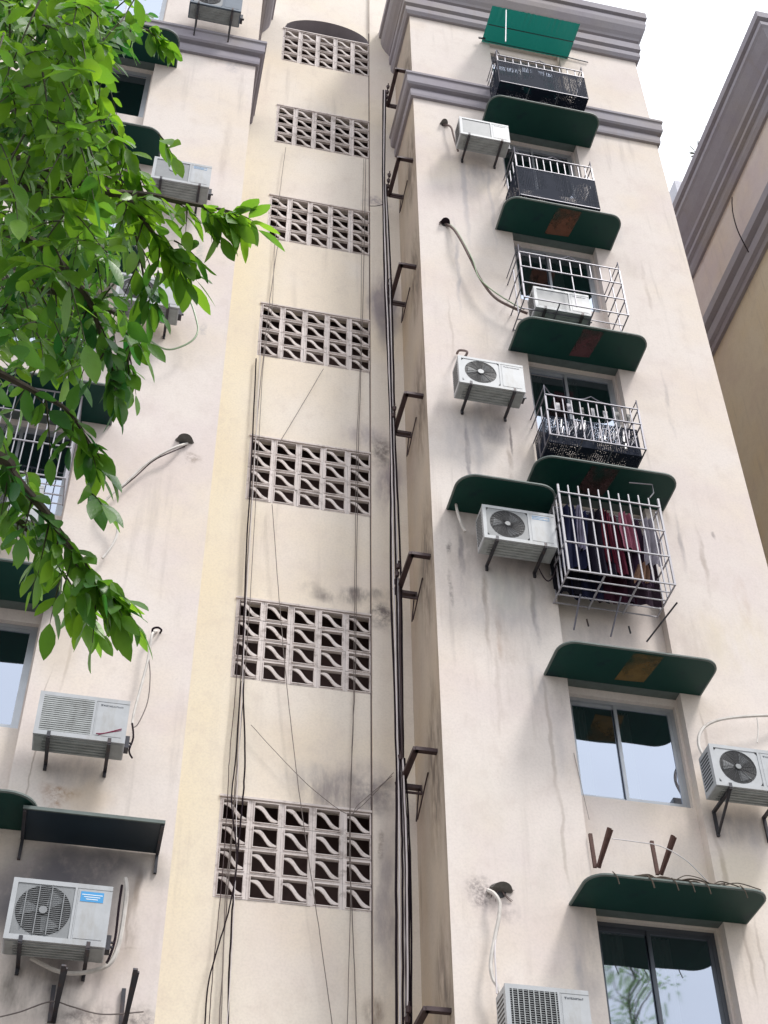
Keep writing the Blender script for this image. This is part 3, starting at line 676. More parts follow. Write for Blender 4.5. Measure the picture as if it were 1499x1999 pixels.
        if logo == 'swoosh':
            g = MB(); g.tube(smooth_line([(split+.05, -.013, .08), (split+.13, -.013, .095), (h-.05, -.013, .17)]), .006, 4)
            g.tube(smooth_line([(split+.07, -.013, .065), (split+.15, -.013, .10), (h-.05, -.013, .15)]), .004, 4); g.obj('printed_swoosh', M_REDINK, t)
    if brk:
        yb = P-Yf
        for x in (-h+W*.17, h-W*.17):
            k = MB(); k.bar((x, -.03, -.030), (x, yb-.002, -.030), .036, .030).bar((x, yb-.016, -.03), (x, yb-.016, -drop), .034, .026)
            if drop > .2: k.bar((x, -.0, -.045), (x, yb-.03, -drop+.03), .026, .02)
            k.box(x-.018, x+.018, -.036, -.03, -.03, .03)
            k.obj('bracket', M_BRK, t)
    return t
s_ = 1.0413
cooler('dusty grey cooling unit with blank fan cover beside the uppermost green-blue awning', at(896, 228, 12.12).x, at(896, 228, 12.12).z, 'plain', W=.86, H=.53, logo='marks')
cooler('cooling unit with white fan hub under a curled pipe stub, left of the cluttered basket', at(893, 694, 12.12).x, at(893, 694, 12.12).z, 'hub', W=.93, H=.56)
cooler('cooling unit with dark square fan bay tucked under its own small green awning', at(940, 985, 12.12).x, at(940, 985, 12.12).z, 'swirl', W=.93, H=.56, logo='box')
cooler('cooling unit with slatted wire front at the bottom edge under the broken pipe hole', at(984, 1920, 12.12).x, at(984, 1920, 12.12).z, 'grid', W=.82, H=.58, logo='swoosh')
cooler('cooling unit cut by the right edge of the photo, with white pipe looping above it', at(1382, 1452, 12.12).x, at(1382, 1452, 12.12).z, 'roundw', W=.90, H=.54, drop=.34)
cooler('cooling unit standing inside the open white railing cage', at(1040, 559, 12.12).x, at(1040, 559, 12.12).z, 'plain', W=.86, H=.50, Yf=12.12)
cooler('old cooling unit with grey horizontal louvres and rust marks below, on the left wing', at(80, 1349, 12.12).x, at(80, 1349, 12.12).z, 'louver', W=.90, H=.52, logo='swoosh')
cooler('white cooling unit with bright blue sticker under the flat slanted awning', at(28, 1713, 12.12).x, at(28, 1713, 12.12).z, 'wires', W=.895, H=.60, logo='blue')
cooler('cooling unit with pale round logo and grey cover behind the topmost leaf spray', at(302, 306, 12.12).x, at(302, 306, 12.12).z, 'logo', W=.86, H=.56, logo='box')
q = at(357, 553, 12.12); cooler('cooling unit mostly hidden by leaves with a green hose looping from its side', q.x-.86, q.z, 'round', W=.86, H=.56, logo='box')
q = at(470, 30, 12.12); cooler('dark cooling unit seen from below at the top edge, over the left band', q.x-.90, q.z+.66, 'round', W=.90, H=.55, mat=simple('shaded blue grey casing', (.10, .13, .17), .5), drop=.6)
q = at(84, 962, 12.12); cooler('white cooling unit hidden behind leaves below the white barred window', q.x-.90, q.z+.1, 'round', W=.90, H=.56, logo='')

# ------------------------------------------------------------------ window cages on the right wing
def cage(label, xa, xb, z0, z1, yf, mat, nb=10, hz=(0, 1), tip=.0, peak=False, rad=.011, name='window_cage', sides=3, bottom=3, side_n=4, cat='window cage', group=None, ret=False):
    t = thing(name, label, cat, ((xa+xb)/2, P, z0), group)
    h = (xb-xa)/2; yd = yf-P; H = z1-z0
    for k in range(nb+1):
        x = -h+2*h*k/nb; e = (k in (0, nb))
        m_ = MB(); m_.bar((x, yd, 0), (x, yd, H+tip*(1+.12*((k*7) % 3))), rad*(2.2 if e else 1.35)); m_.obj('bar', mat, t)
    for f in hz:
        m_ = MB(); m_.bar((-h, yd-.012, H*f), (h, yd-.012, H*f), rad*1.5, rad*1.4); m_.obj('rail', mat, t)
    for sx in (-h, h):
        for f in hz: m_ = MB(); m_.bar((sx, yd, H*f), (sx, 0, H*f), rad*1.4); m_.obj('side_rail', mat, t)
        for k in range(1, side_n):
            m_ = MB(); y = yd*(1-k/side_n); m_.bar((sx, y, 0), (sx, y, H), rad*1.4); m_.obj('side_bar', mat, t)
    for k in range(1, bottom+1):
        m_ = MB(); y = yd*(k-1)/bottom-.02; m_.bar((-h, y, 0), (h, y, 0), rad*1.2); m_.obj('floor_bar', mat, t)
    for k in (1, 2):
        m_ = MB(); x = -h+2*h*k/3; m_.bar((x, yd, -.012), (x, 0, -.012), rad*1.6); m_.obj('floor_bar', mat, t)
    if peak:
        c = -h+2*h*.5
        m_ = MB(); m_.tube([(c-.28, yd, H), (c-.1, yd, H+.05), (c, yd, H+.12), (c+.1, yd, H+.05), (c+.28, yd, H)], rad*.8, 5)
        m_.obj('ornament', mat, t)
        for pts in ([(-h, yd, H+.20), (-h, yd, H)], [(h, yd, H+.20), (h, yd, H)], [(-h, yd, H+.2), (-h+.1, yd*.9, H+.12), (-h+.2, yd, H)], [(-h, yd, H+.18), (-h, 0, H+.18)], [(h, yd, H+.18), (h, 0, H+.18)]):
            m_ = MB(); m_.tube(pts, rad*.8, 5); m_.obj('ornament', mat, t)
    return t
Y5 = 11.975
def q2(x, z): return 1.0413*x, 1.6+(z-1.6)*1.0413
def net(t, xa, xb, z0, z1, yf, holes=True):
    h = (xb-xa)/2+.012; yd = yf-P-.016; m_ = MB()
    m_.add([(-h, yd, -.02), (h, yd, -.02), (h, yd, z1-z0-.02), (-h, yd, z1-z0-.02), (-h, -.02, -.02), (h, -.02, -.02), (h, -.02, z1-z0-.02), (-h, -.02, z1-z0-.02)],
           [(0, 1, 2, 3), (0, 4, 5, 1), (0, 3, 7, 4), (1, 5, 6, 2)])
    m_.obj('shade_net', M_NET, t)
def net_mat():
    M = NT('perforated dark shade net')
    tc = M.n('ShaderNodeTexCoord').outputs['Object']
    v = M.n('ShaderNodeTexVoronoi'); v.inputs['Scale'].default_value = 34; v.inputs['Randomness'].default_value = .35; M.link(tc, v.inputs['Vector'])
    msk = M.ramp(M.noise(2.2, tc, detail=2), .42, .60); hole = M.math('MULTIPLY', M.math('LESS_THAN', v.outputs['Distance'], .26), msk)
    M.done((.012, .017, .032), .8, spec=.1)
    tr = M.n('ShaderNodeBsdfTransparent'); mx = M.n('ShaderNodeMixShader'); M.link(hole, mx.inputs[0]); M.link(M.p.outputs[0], mx.inputs[1]); M.link(tr.outputs[0], mx.inputs[2]); M.link(mx.outputs[0], M.out.inputs[0])
    return M.m
M_NET = net_mat()
# 1 top basket
(xa, z1), (xb, z0) = q2(4.76, 24.44), q2(6.30, 23.55)
c = cage('uppermost netted basket, between the bright green sheet and the band awning', xa, xb, z0, z1, Y5, M_GREYBAR, nb=11, hz=(0, .78, 1), peak=True, bottom=4, name='window_basket', cat='window basket', group='white railing baskets under the windows'); net(c, xa, xb, z0, z0+(z1-z0)*.80, Y5)
(xa, z1), (xb, z0) = q2(4.85, 21.35), q2(6.11, 20.20)
c = cage('second netted basket from the top, just right of the dusty grey unit', xa, xb, z0, z1, Y5, M_GREYBAR, nb=11, hz=(0, .68, 1), peak=True, bottom=5, name='window_basket', cat='window basket', group='white railing baskets under the windows'); net(c, xa, xb, z0, z0+(z1-z0)*.70, Y5)
(xa, z1), (xb, z0) = q2(4.71, 18.69), q2(6.23, 17.62)
c = cage('open white railing basket with a cooling unit standing in it', xa, xb, z0, z1, Y5, M_GREYBAR, nb=10, hz=(.0, .33, .68, 1), peak=True, bottom=3, side_n=2, name='window_basket', cat='window basket', group='white railing baskets under the windows')
for ch in list(c.children):
    # below the top band only every fifth upright runs full height
    if ch.name.startswith('bar'):
        xs = [v.co.x for v in ch.data.vertices]; zs = z1-z0; i = round(((sum(xs)/len(xs))+(xb-xa)/2)/((xb-xa)/10))
        if i not in (0, 5, 10):
            for v in ch.data.vertices:
                if v.co.z < .01: v.co.z = zs*.68
(xa, z1), (xb, z0) = q2(4.82, 15.60), q2(6.09, 14.84)
c = cage('basket crammed with hangers and twigs, just above the wide awning over the clothes cage', xa, xb, z0, z1, Y5, M_GREYBAR, nb=11, hz=(0, .62, 1), peak=True, bottom=3, side_n=3, name='window_basket', cat='window basket', group='white railing baskets under the windows'); CB = (xa, xb, z0, z1)
net(c, xa+.03, xb-.03, z0, z0+(z1-z0)*.66, Y5+.12)
rr = random.Random(5)
t = thing('hanger_heap', 'heap of pale slats and hangers filling the basket above the clothes cage', 'hanger heap', ((xa+xb)/2, P, z0+.03))
for i in range(64):
    x = rr.uniform(-(xb-xa)/2+.05, (xb-xa)/2-.12); y = rr.uniform(Y5-P-.02, Y5-P+.07); z = rr.uniform(.0, .22); L = rr.uniform(.10, .30); a = rr.uniform(.1, .5)
    m_ = MB(); m_.bar((x, y, z), (x+L*math.sin(a), y+rr.uniform(-.02, .03), min(z+L*math.cos(a), .52)), rr.choice((.008, .014, .020)), .006); m_.obj('slat', rr.choice((M_WHITEBAR, M_WHITEBAR, M_GREYBAR)), t)
for i in range(7):
    x = -(xb-xa)/2+.15+i*.17; w_ = rr.uniform(.06, .11); m_ = MB(); m_.box(x, x+w_*.6, Y5-P+.05, Y5-P+.07, .56, .56+rr.uniform(.12, .18)); m_.obj('slat', rr.choice((M_WHITEBAR, M_GREYBAR, M_DARK)), t)
# tall clothes cage
(xa, z1), (xb, z0) = q2(4.83, 13.86), q2(6.12, 12.56)
cg = cage('tall white barred cage full of hanging clothes beside the sheltered cooling unit', xa, xb, z0, z1, Y5, M_WHITEBAR, nb=10, hz=(0, .34, .66, .97), tip=.10, rad=.0115, bottom=4, side_n=5)
rr = random.Random(11)
def cloth(label, x, z, w_, L, y, col, ang=0, cat='garment', seed=1):
    r_ = random.Random(seed); t_ = MB(); n, k = 12, 8; vs = []
    for j in range(k+1):
        for i in range(n+1):
            u = i/n-.5; v = j/k
            ww = w_*(.65+.35*min(1, v*2.2))
            vs.append((x+u*ww+.02*math.sin(v*3+seed), y+.035*math.sin(u*16+seed+v*1.3)+.02*v, z-L*v-.06*abs(u)*(1-v)*1.2+.015*math.sin(u*20+seed)*v))
    t_.add(vs, [(j*(n+1)+i, j*(n+1)+i+1, (j+1)*(n+1)+i+1, (j+1)*(n+1)+i) for j in range(k) for i in range(n)])
    o = t_.obj('hanging_garment', simple('garment cloth', col, .9, .5, 5, bump=.3, spec=.1), smooth=True)
    tag(o, label, cat, 'clothes hanging in the tall cage'); return o
cx = (xa+xb)/2; ys = Y5+.12
for lab, fx, w_, L, dy, col, sd in (
    ('navy jacket hanging at the left side of the clothes cage', .13, .26, 1.05, .1, (.012, .015, .045), 1),
    ('dark blue shirt with a pale strip, second from the left in the cage', .28, .24, .95, .22, (.02, .025, .07), 2),
    ('near-black coat in the middle left of the clothes cage', .42, .26, 1.1, .12, (.012, .01, .02), 3),
    ('dark maroon dress hanging in the middle of the cage', .55, .26, 1.0, .2, (.09, .012, .028), 4),
    ('dusty pink blouse hanging right of the middle in the cage', .70, .22, .62, .08, (.30, .10, .15), 5),
    ('charcoal purple trousers hanging toward the right of the cage', .80, .24, 1.1, .24, (.045, .025, .05), 6),
    ('crumpled light grey towel at the right end of the cage', .92, .20, .8, .13, (.33, .31, .36), 7),
    ('short tan bag hanging low at the right of the clothes cage', .76, .16, .32, .04, (.22, .13, .09), 8)):
    cloth(lab, xa+fx*(xb-xa), z1-.05-(0 if sd != 8 else .85), w_*1.15, min(L, 1.22), ys+dy*.6, col, seed=sd)
for lab, fx, w_, L, dy, col, sd in (
    ('black sweater at the back left of the clothes cage', .10, .40, 1.25, .33, (.012, .012, .018), 11),
    ('deep navy sheet hanging behind the coats in the clothes cage', .32, .50, 1.28, .35, (.014, .016, .040), 12),
    ('dark plum blanket at the back middle of the clothes cage', .58, .52, 1.28, .34, (.040, .010, .022), 13),
    ('dark brown-purple bedding at the back right of the clothes cage', .84, .50, 1.25, .35, (.035, .020, .035), 14),
    ('pale lilac cloth strip between the navy shirt and black coat', .22, .10, .75, .04, (.30, .28, .38), 15),
    ('wine red scarf between coat and dress in the cage', .48, .12, .9, .05, (.12, .015, .03), 16)):
    cloth(lab, xa+fx*(xb-xa), z1-.05, w_, L, ys+dy, col, seed=sd)
m_ = MB(); m_.tube([(xa+.03, ys+.16, z1-.03), (xb-.03, ys+.16, z1-.03)], .012); tag(m_.obj('clothes_rail', M_GREYBAR), 'thin steel rail the clothes hang from at the top of the tall cage', 'clothes rail')
# rods under the cage
def px_tube(name, pts, r, mat, label=None, cat=None, group=None, Y=P-.03, k=5, n=6, sm=True):
    P3 = [at(x, y, (q[0] if q else Y)) for x, y, *q in pts]
    m_ = MB(); m_.tube(smooth_line(P3, k) if sm else P3, r, n)
    o = m_.obj(name, mat, smooth=True)
    if label: tag(o, label, cat, group)
    return o
px_tube('iron_rod', [(1133, 1160, 12.35), (1120, 1230, 12.56)], .012, M_GREYBAR, 'thin grey rod slanting below the left half of the tall cage', 'rod', 'rods under the tall cage')
px_tube('iron_rod', [(1212, 1165, 12.35), (1192, 1243, 12.56)], .011, M_GREYBAR, 'thin grey rod slanting below the middle of the tall cage', 'rod', 'rods under the tall cage')
px_tube('iron_rod', [(1322, 1176, 12.1), (1262, 1253, 12.56)], .011, M_BRK, 'long black rod slanting out beside the right side of the tall cage', 'rod', 'rods under the tall cage')
for a_, lb in (((1147, 1218), 'left black bolt stub between two grey rods'), ((1229, 1232), 'right black bolt stub just above the yellow-patched awning')):
    px_tube('bolt_stub', [(a_[0]-2, a_[1]-10, 12.55), (a_[0]+2, a_[1]+5, 12.60)], .012, M_BRK, lb, 'bolt')
px_tube('hook_rod', [(1228, 942, 12.1), (1273, 946, 12.1), (1276, 962, 12.1), (1268, 972, 12.1)], .008, M_WHITEBAR, 'bent white hook under the wide awning at the cage top right', 'hook', sm=False)

# ------------------------------------------------------------------ left barred window cage
q = at(165, 768, 12.15); x1 = q.x; zt = at(165, 775, 12.15).z; zb = at(140, 937, 12.15).z
cage('white barred window cage behind the leaves on the left wing', x1-1.34, x1-.02, zb, zt, 12.15, M_WHITEBAR, nb=12, hz=(0, .36, .70, 1), rad=.010, bottom=3, side_n=4)

# ------------------------------------------------------------------ iron frames on the return wall
IR = M_RUSTY
def iron_frame(label, px, py):
    d = ray(px, py); k = (XR-0)/d.x; q = CAMP+d*k
    z = q.z; y0 = q.y; y1 = y0+.57; xi = XR-.21
    t = thing('iron_rack', label, 'iron rack', (XR, y0, z), 'iron cable frames up the return wall')
    for nm, a, b in (('arm', (0, 0, 0), (-.25, 0, 0)), ('arm', (0, .74, 0), (-.25, .74, 0)), ('crossbar', (-.245, -.025, 0), (-.245, .765, 0))):
        m_ = MB(); m_.bar(a, b, .066, .045); m_.obj(nm, M_FRIRON, t)
    m_ = MB(); m_.bar((-.22, .70, -.1), (0, .70, -.1), .022).bar((-.22, .70, -.1), (-.22, .74, 0), .02).bar((0, .70, -.1), (-.02, .70, -.0), .02); m_.obj('lower_arm', M_FRIRON, t)
    m_ = MB(); m_.bar((-.03, .74, 0), (-.06, .78, -.42), .016).bar((-.01, .38, -.02), (-.05, .77, -.40), .014); m_.obj('brace', M_FRIRON, t)
    m_ = MB()
    for k, zz_ in enumerate((-.03, .06, .14, .22)):
        m_.tube([(-.295, .68-.06*k, zz_-.03), (-.295, .68-.06*k, zz_+.03)], [.024, .034], 8)
        m_.tube([(-.295, .68-.06*k, zz_+.03), (-.295, .68-.06*k, zz_+.04)], .018, 8)
    m_.tube([(-.295, .71, -.08), (-.295, .46, .29)], .010, 6); m_.obj('insulator_spools', M_FRIRON, t, smooth=True)
    return t
M_FRIRON = simple('brown painted iron', (.060, .035, .038), .6, .5, 10, metal=.2)
ords = ['topmost iron frame, above the band corner on the return wall', 'iron frame just below the band on the return wall', 'iron frame level with the pipe leading into the railed basket', 'iron frame level with the cluttered basket', 'iron frame level with the tall clothes cage bottom', 'iron frame beside the brushed soot marks above the lowest whole vent grille', 'lowest iron frame, cut by the bottom edge']
for lab, (px, py) in zip(ords, ((800, 141), (806, 314), (812, 522), (826, 774), (840, 1087), (853, 1468), (880, 1975))): iron_frame(lab, px, py)

# ------------------------------------------------------------------ cables
def cable(label, pts, r, mat, Y, name='cable', group='vertical cable bundle in the corner', cat='cable', jit=.002, seed=0):
    rnd = random.Random(seed); P3 = [at(x, y, (q[0] if q else Y)) for x, y, *q in pts]
    P3 = smooth_line(P3, 8); P3 = [p+Vector((rnd.gauss(0, jit), rnd.gauss(0, jit*.5), 0)) for p in P3]
    m_ = MB(); m_.tube(P3, r, 6); o = m_.obj(name, mat, smooth=True); return tag(o, label, cat, group)
YC = 13.38
main = [(752, 176), (750, 360), (757, 560), (766, 840), (772, 1130), (780, 1480), (784, 1700), (786, 2060)]
def off(dx, y0=0, wob=0, sd=0):
    rnd = random.Random(sd); out = []
    for i, (x, y) in enumerate(main):
        if y < y0: continue
        k = .35+.65*min(1, max(0, (y-150)/1400)); kn = .55 if y in (360, 560, 840, 1130, 1480) else 1
        out.append((x+dx*k*(kn if i % 2 else 1)+rnd.uniform(-wob, wob), y))
    return out
cable('thickest black cable in the corner bundle, its leftmost strand', off(-11), .015, M_CABK, YC, seed=1)
cable('pale cable running between the two dark left strands of the corner bundle', off(-5, wob=1), .010, M_CAW, YC-.02, seed=2)
cable('black cable in the middle of the corner bundle', off(1, wob=1), .0125, M_CABK, YC-.03, seed=3)
cable('thin pale cable right of the middle of the corner bundle', off(6, 300, 1), .009, M_CAW, YC-.02, seed=4)
cable('black cable forming the right edge of the corner bundle', off(13, 300), .014, M_CABK, YC, seed=5)
cable('brown cable joining the corner bundle below the clothes cage level', off(8, 1000, 1), .012, M_FRIRON, YC-.03, seed=6)
cable('second right-hand black cable in the lowest stretch of the bundle', off(17, 1400, 1), .011, M_CABK, YC, seed=7)
cable('white cable at the right of the lowest stretch of the bundle', off(10, 1400, 1), .010, M_CAW, YC-.05, seed=9)
YG = PS-.05; g2 = 'thin cables down the left of the vent grilles'
cable('faint wire starting under the second grille and running down left', [(558, 288), (548, 360), (536, 480), (531, 600), (515, 700), (505, 860), (488, 1170), (470, 1420), (455, 1600), (440, 1750), (430, 2050)], .0045, M_CAG, YG, group=g2, seed=11, jit=.0015)
cable('thin dark wire left of the middle grilles', [(545, 460), (530, 560), (520, 640), (500, 840), (484, 1080), (472, 1300), (462, 1480), (452, 1640), (440, 1800), (425, 2050)], .006, M_CAG, YG, group=g2, seed=12, jit=.002)
cable('black cable hanging down the left side of the lower grilles', [(500, 700, YG), (492, 870), (480, 1100), (474, 1300), (478, 1480), (472, 1580), (466, 1640), (455, 1760), (447, 1900), (444, 2050)], .010, M_CABK, YG-.02, group=g2, seed=13, jit=.002)
cable('black cable bowing left below the lowest whole grille', [(470, 1330), (460, 1480), (452, 1560), (462, 1680), (448, 1770), (425, 1850), (405, 1930), (398, 2050)], .008, M_CABK, YG-.04, group=g2, seed=14, jit=.0015)
cable('brown wire leftmost beside the lower grilles', [(470, 1170), (460, 1340), (448, 1480), (442, 1600), (430, 1750), (415, 1900), (405, 2050)], .005, M_FRIRON, YG, group=g2, seed=15, jit=.0015)
cable('pale cable hugging the left column of the lower grilles', [(512, 610), (498, 880), (480, 1190), (470, 1400), (462, 1560), (460, 1700), (450, 1900), (440, 2050)], .0045, M_CAW, YG-.03, group=g2, seed=16, jit=.0015)
g3 = 'thin wires across the stair wall'
cable('thin wire down the right column of the grilles, right strand', [(714, 310), (712, 420), (707, 640), (700, 860), (696, 1100), (694, 1290), (686, 1500), (682, 1660), (688, 1800), (698, 2050)], .0055, M_CAG, YG, group=g3, seed=21, jit=.0015)
cable('thin wire down the right column of the grilles, left strand', [(710, 310), (706, 480), (703, 700), (696, 880), (692, 1180), (690, 1360), (684, 1560), (684, 1760), (676, 2050)], .0042, M_CAG, YG-.01, group=g3, seed=22, jit=.0015)
cable('slack wire slanting between the fourth and fifth grilles', [(631, 720), (590, 790), (545, 865)], .0045, M_CAG, YG, group=g3, seed=23, jit=.001)
cable('long slanting wire from the fifth grille to the bottom edge', [(531, 985), (545, 1170), (560, 1340), (578, 1500), (600, 1660), (625, 1830), (655, 2050)], .005, M_CAG, YG-.03, group=g3, seed=24, jit=.001)
cable('wire sloping from beside the sixth grille toward the corner', [(490, 1415), (540, 1470), (610, 1540), (680, 1590), (700, 1570), (765, 1515)], .0042, M_CAG, YG-.03, group=g3, seed=25, jit=.001)
cable('double of the sloping wire meeting the corner frame', [(683, 1592), (715, 1565), (768, 1508)], .004, M_CAG, YG-.06, group=g3, seed=26, jit=.001)
cable('short loose dark wire end beside the second return frame', [(722, 402), (735, 402), (752, 398)], .006, M_CABK, YC+.3, group=g3, seed=27, jit=.001)
cable('cable hanging in a slack curve on the grey neighbouring building', [(1429, 385, 14.2), (1430, 412, 14.2), (1440, 450, 14.15), (1461, 492, 14.1)], .012, M_CABK, 14, group='cables on the neighbouring building', seed=28, jit=.001)
cable('level cable crossing the neighbouring wall above its band', [(1366, 597, 16.9), (1392, 600, 16.9), (1420, 598, 16.8)], .014, M_CABK, 16.9, group='cables on the neighbouring building', seed=29, jit=.001)

# ------------------------------------------------------------------ pipes and holes
gp = 'refrigerant pipes on the walls'
px_tube('pipe', [(868, 243, 12.58), (880, 248, 12.5), (886, 268), (894, 295)], .018, M_PIPEB, 'short lagged pipe leaving the highest wall hole', 'pipe', gp, 12.5)
px_tube('pipe', [(868, 436, 12.6), (884, 446, 12.52), (900, 470), (918, 505), (938, 545), (965, 580), (1000, 600), (1030, 612)], .021, M_PIPEB, 'brown lagged pipe sagging across the wall into the open railed basket', 'pipe', gp, 12.45)
px_tube('pipe', [(872, 434, 12.6), (892, 452, 12.52), (922, 506), (934, 540), (960, 566), (1000, 592), (1024, 604)], .010, M_PIPEG, 'thin hose following the brown lagged pipe', 'hose', gp, 12.42)
px_tube('pipe', [(892, 690, 12.58), (897, 684, 12.45), (912, 687, 12.3), (905, 700, 12.35)], .018, M_PIPEB, 'curled lagged pipe stub on top of the white-hubbed unit', 'pipe', gp, 12.4)
px_tube('pipe', [(888, 972, 12.5), (893, 1000), (900, 1022), (908, 1038)], .018, M_PIPE, 'white pipe curving below the left end of the small awning', 'pipe', gp, 12.45)
px_tube('drain_hose', [(1052, 1110, 12.3), (1062, 1128), (1072, 1134), (1082, 1120), (1086, 1100)], .009, M_CABK, 'black hose loop between the sheltered unit and the clothes cage', 'hose', gp, 12.3)
px_tube('pipe', [(952, 1738, 12.6), (965, 1745, 12.5), (975, 1762), (974, 1790), (966, 1830), (958, 1880), (962, 1910), (975, 1940), (972, 2030)], .022, M_PIPE, 'white pipe dropping from the broken hole to the bottom unit', 'pipe', gp, 12.48)
px_tube('pipe', [(972, 1800, 12.5), (966, 1850), (968, 1900), (970, 1940)], .009, M_CAW, 'thin white wire beside the pipe from the broken hole', 'wire', gp, 12.46)
px_tube('pipe', [(1520, 1397, 12.5), (1480, 1397), (1420, 1402), (1385, 1412), (1367, 1430), (1364, 1455), (1376, 1480)], .021, M_PIPE, 'white pipe arching over the unit at the right edge', 'pipe', gp, 12.45)
px_tube('pipe', [(1478, 1402), (1480, 1425), (1478, 1450)], .009, M_PIPE, 'thin white branch dropping from the arching pipe', 'pipe', gp, 12.45)
px_tube('pipe', [(366, 866, 12.6), (345, 872, 12.5), (310, 889), (280, 910), (245, 943), (218, 965), (204, 983), (212, 1005), (228, 1022), (228, 1045), (217, 1068), (200, 1090)], .017, M_PIPE, 'pale pipe wandering down from the hooded hole on the left wing', 'pipe', gp, 12.5)
px_tube('pipe', [(360, 872, 12.6), (340, 880, 12.5), (300, 899), (265, 930), (235, 955)], .009, M_FRIRON, 'dark wire under the pale pipe from the hooded hole', 'wire', gp, 12.52)
px_tube('pipe', [(306, 1232, 12.6), (297, 1238, 12.5), (293, 1265), (286, 1300), (274, 1345), (262, 1390), (258, 1415)], .015, M_PIPE, 'straight white pipe rising from the louvred unit to a hooked hole', 'pipe', gp, 12.5)
px_tube('pipe', [(290, 1283, 12.5), (293, 1320), (288, 1370), (270, 1412), (260, 1420)], .006, M_CAG, 'thin wire bowing out right of the louvred unit pipe', 'wire', gp, 12.5)
px_tube('pipe', [(298, 1240, 12.55), (298, 1228, 12.5), (308, 1225, 12.5), (315, 1230, 12.55), (312, 1236, 12.6)], .012, M_CABK, 'small dark hook over the upper end of the louvred unit pipe', 'hook')
px_tube('pipe', [(358, 572, 12.3), (372, 590), (382, 620), (386, 645), (376, 664), (350, 678), (325, 682), (300, 670), (285, 655)], .013, M_PIPEG, 'green-white hose looping under the unit hidden in leaves', 'hose', gp, 12.4)
px_tube('pipe', [(245, 1715, 12.5), (247, 1740), (240, 1800), (230, 1850), (215, 1880), (190, 1893), (150, 1900), (110, 1895), (60, 1870)], .022, M_PIPE, 'thick white pipe bending round the right side of the blue-stickered unit', 'pipe', gp, 12.45)
px_tube('pipe', [(238, 1728, 12.4), (232, 1770), (225, 1830), (215, 1865), (208, 1880)], .012, M_CABK, 'dark cable beside the blue-stickered unit', 'cable', gp, 12.35)
px_tube('pipe', [(258, 1412, 12.4), (260, 1440), (252, 1465), (258, 1480)], .010, M_CABK, 'tangled dark lead hanging at the louvred unit valve', 'cable', gp, 12.35)
px_tube('pipe', [(0, 1985, 12.5), (40, 1975), (100, 1955), (140, 1965), (200, 1980), (280, 1975)], .007, M_CAG, 'thin wire sagging along the bottom left ledge', 'wire', gp, 12.5)
px_tube('cord', [(1195, 1637, 12.3), (1240, 1643), (1290, 1652), (1340, 1680, 12.4), (1380, 1720, 12.5)], .006, M_CAW, 'pale cord strung between the two rusty brackets', 'cord', None, 12.35)
px_tube('cord', [(1120, 1470, 12.59), (1150, 1600, 12.59)], .003, M_CAG, 'hairline wire left of the pale window', 'wire', None, 12.59)
def hood(label, px, py, mat, r=.075, scruffy=False):
    q = at(px, py, P); t = thing('hole_cover', label, 'hole cover', q)
    m_ = MB(); n = 10
    vs = [(0, -.0, r*1.1)]+[]
    vs = [(r*1.5*math.cos(math.pi*k/n), -.004, r*.95*math.sin(math.pi*k/n)) for k in range(n+1)]+[(r*1.25*math.cos(math.pi*k/n), -.10*math.sin(math.pi*k/n)**.6-.01, r*.75*math.sin(math.pi*k/n)-.025) for k in range(n+1)]
    m_.add(vs, [(k, k+1, n+2+k, n+1+k) for k in range(n)]+[tuple(range(n+1, 2*n+2))]); m_.obj('flap', mat, t, smooth=False)
    d = MB(); d.disc((-.01, -.03), r*.7, -.012, -.003, 14); d.obj('hole', M_DARK, t)
    if scruffy:
        d = MB(); rq = random.Random(int(px))
        for k in range(9):
            a = rq.uniform(0, 6.28); d.tube(smooth_line([(0, -.02, 0), (r*.9*math.cos(a), -.03, r*.9*math.sin(a)), (r*1.7*math.cos(a+.4), -.012, r*1.5*math.sin(a+.4)-.03)]), .0035, 4)
        d.obj('frayed_strands', M_PIPEB, t)
M_FLAP = simple('weathered grey flap', (.13, .12, .11), .8, .5, 20)
hood('torn grey flap over the broken pipe hole above the bottom unit', 978, 1738, M_FLAP, .085, True)
hood('grey hood over the pipe hole on the left wing, between two vent grilles\u2019 heights', 360, 862, M_FLAP, .08)
hood('small frayed pipe hole near the top of the right wing', 866, 243, M_FLAP, .05, True)
hood('frayed black pipe hole above the sagging brown pipe', 868, 437, M_CABK, .06, True)

# ------------------------------------------------------------------ V brackets and ledge clutter
def vbracket(label, px, py, z_up=.46, mat=M_RUSTY, Yo=.22, name='wall_bracket', lean=.02):
    q = at(px, py, P-.02); t = thing(name, label, 'wall bracket', (q.x, P, q.z), 'bare unit brackets on the walls')
    m_ = MB(); m_.bar((-.035, -.02, 0), (-.045, -.02, z_up), .038, .03); m_.obj('wall_leg', mat, t)
    m_ = MB(); m_.bar((0, -.02, 0), (lean, -Yo, z_up*.93), .042, .03).bar((.005, -.03, 0), (lean+.03, -Yo*.94, z_up*.9), .016, .03); m_.obj('strut', mat, t)
vbracket('left rusty V-shaped bracket standing over the vine-edged awning', 1168, 1694, .40, lean=.10)
vbracket('right rusty V-shaped bracket standing over the vine-edged awning', 1290, 1708, .40, lean=.12)
vbracket('dark bracket under the blue-stickered unit, nearer the left edge', 104, 1996, .34, M_BRK, .48)
vbracket('lone dark bracket at the bottom, right of the blue-stickered unit', 243, 2002, .34, M_BRK, .48)
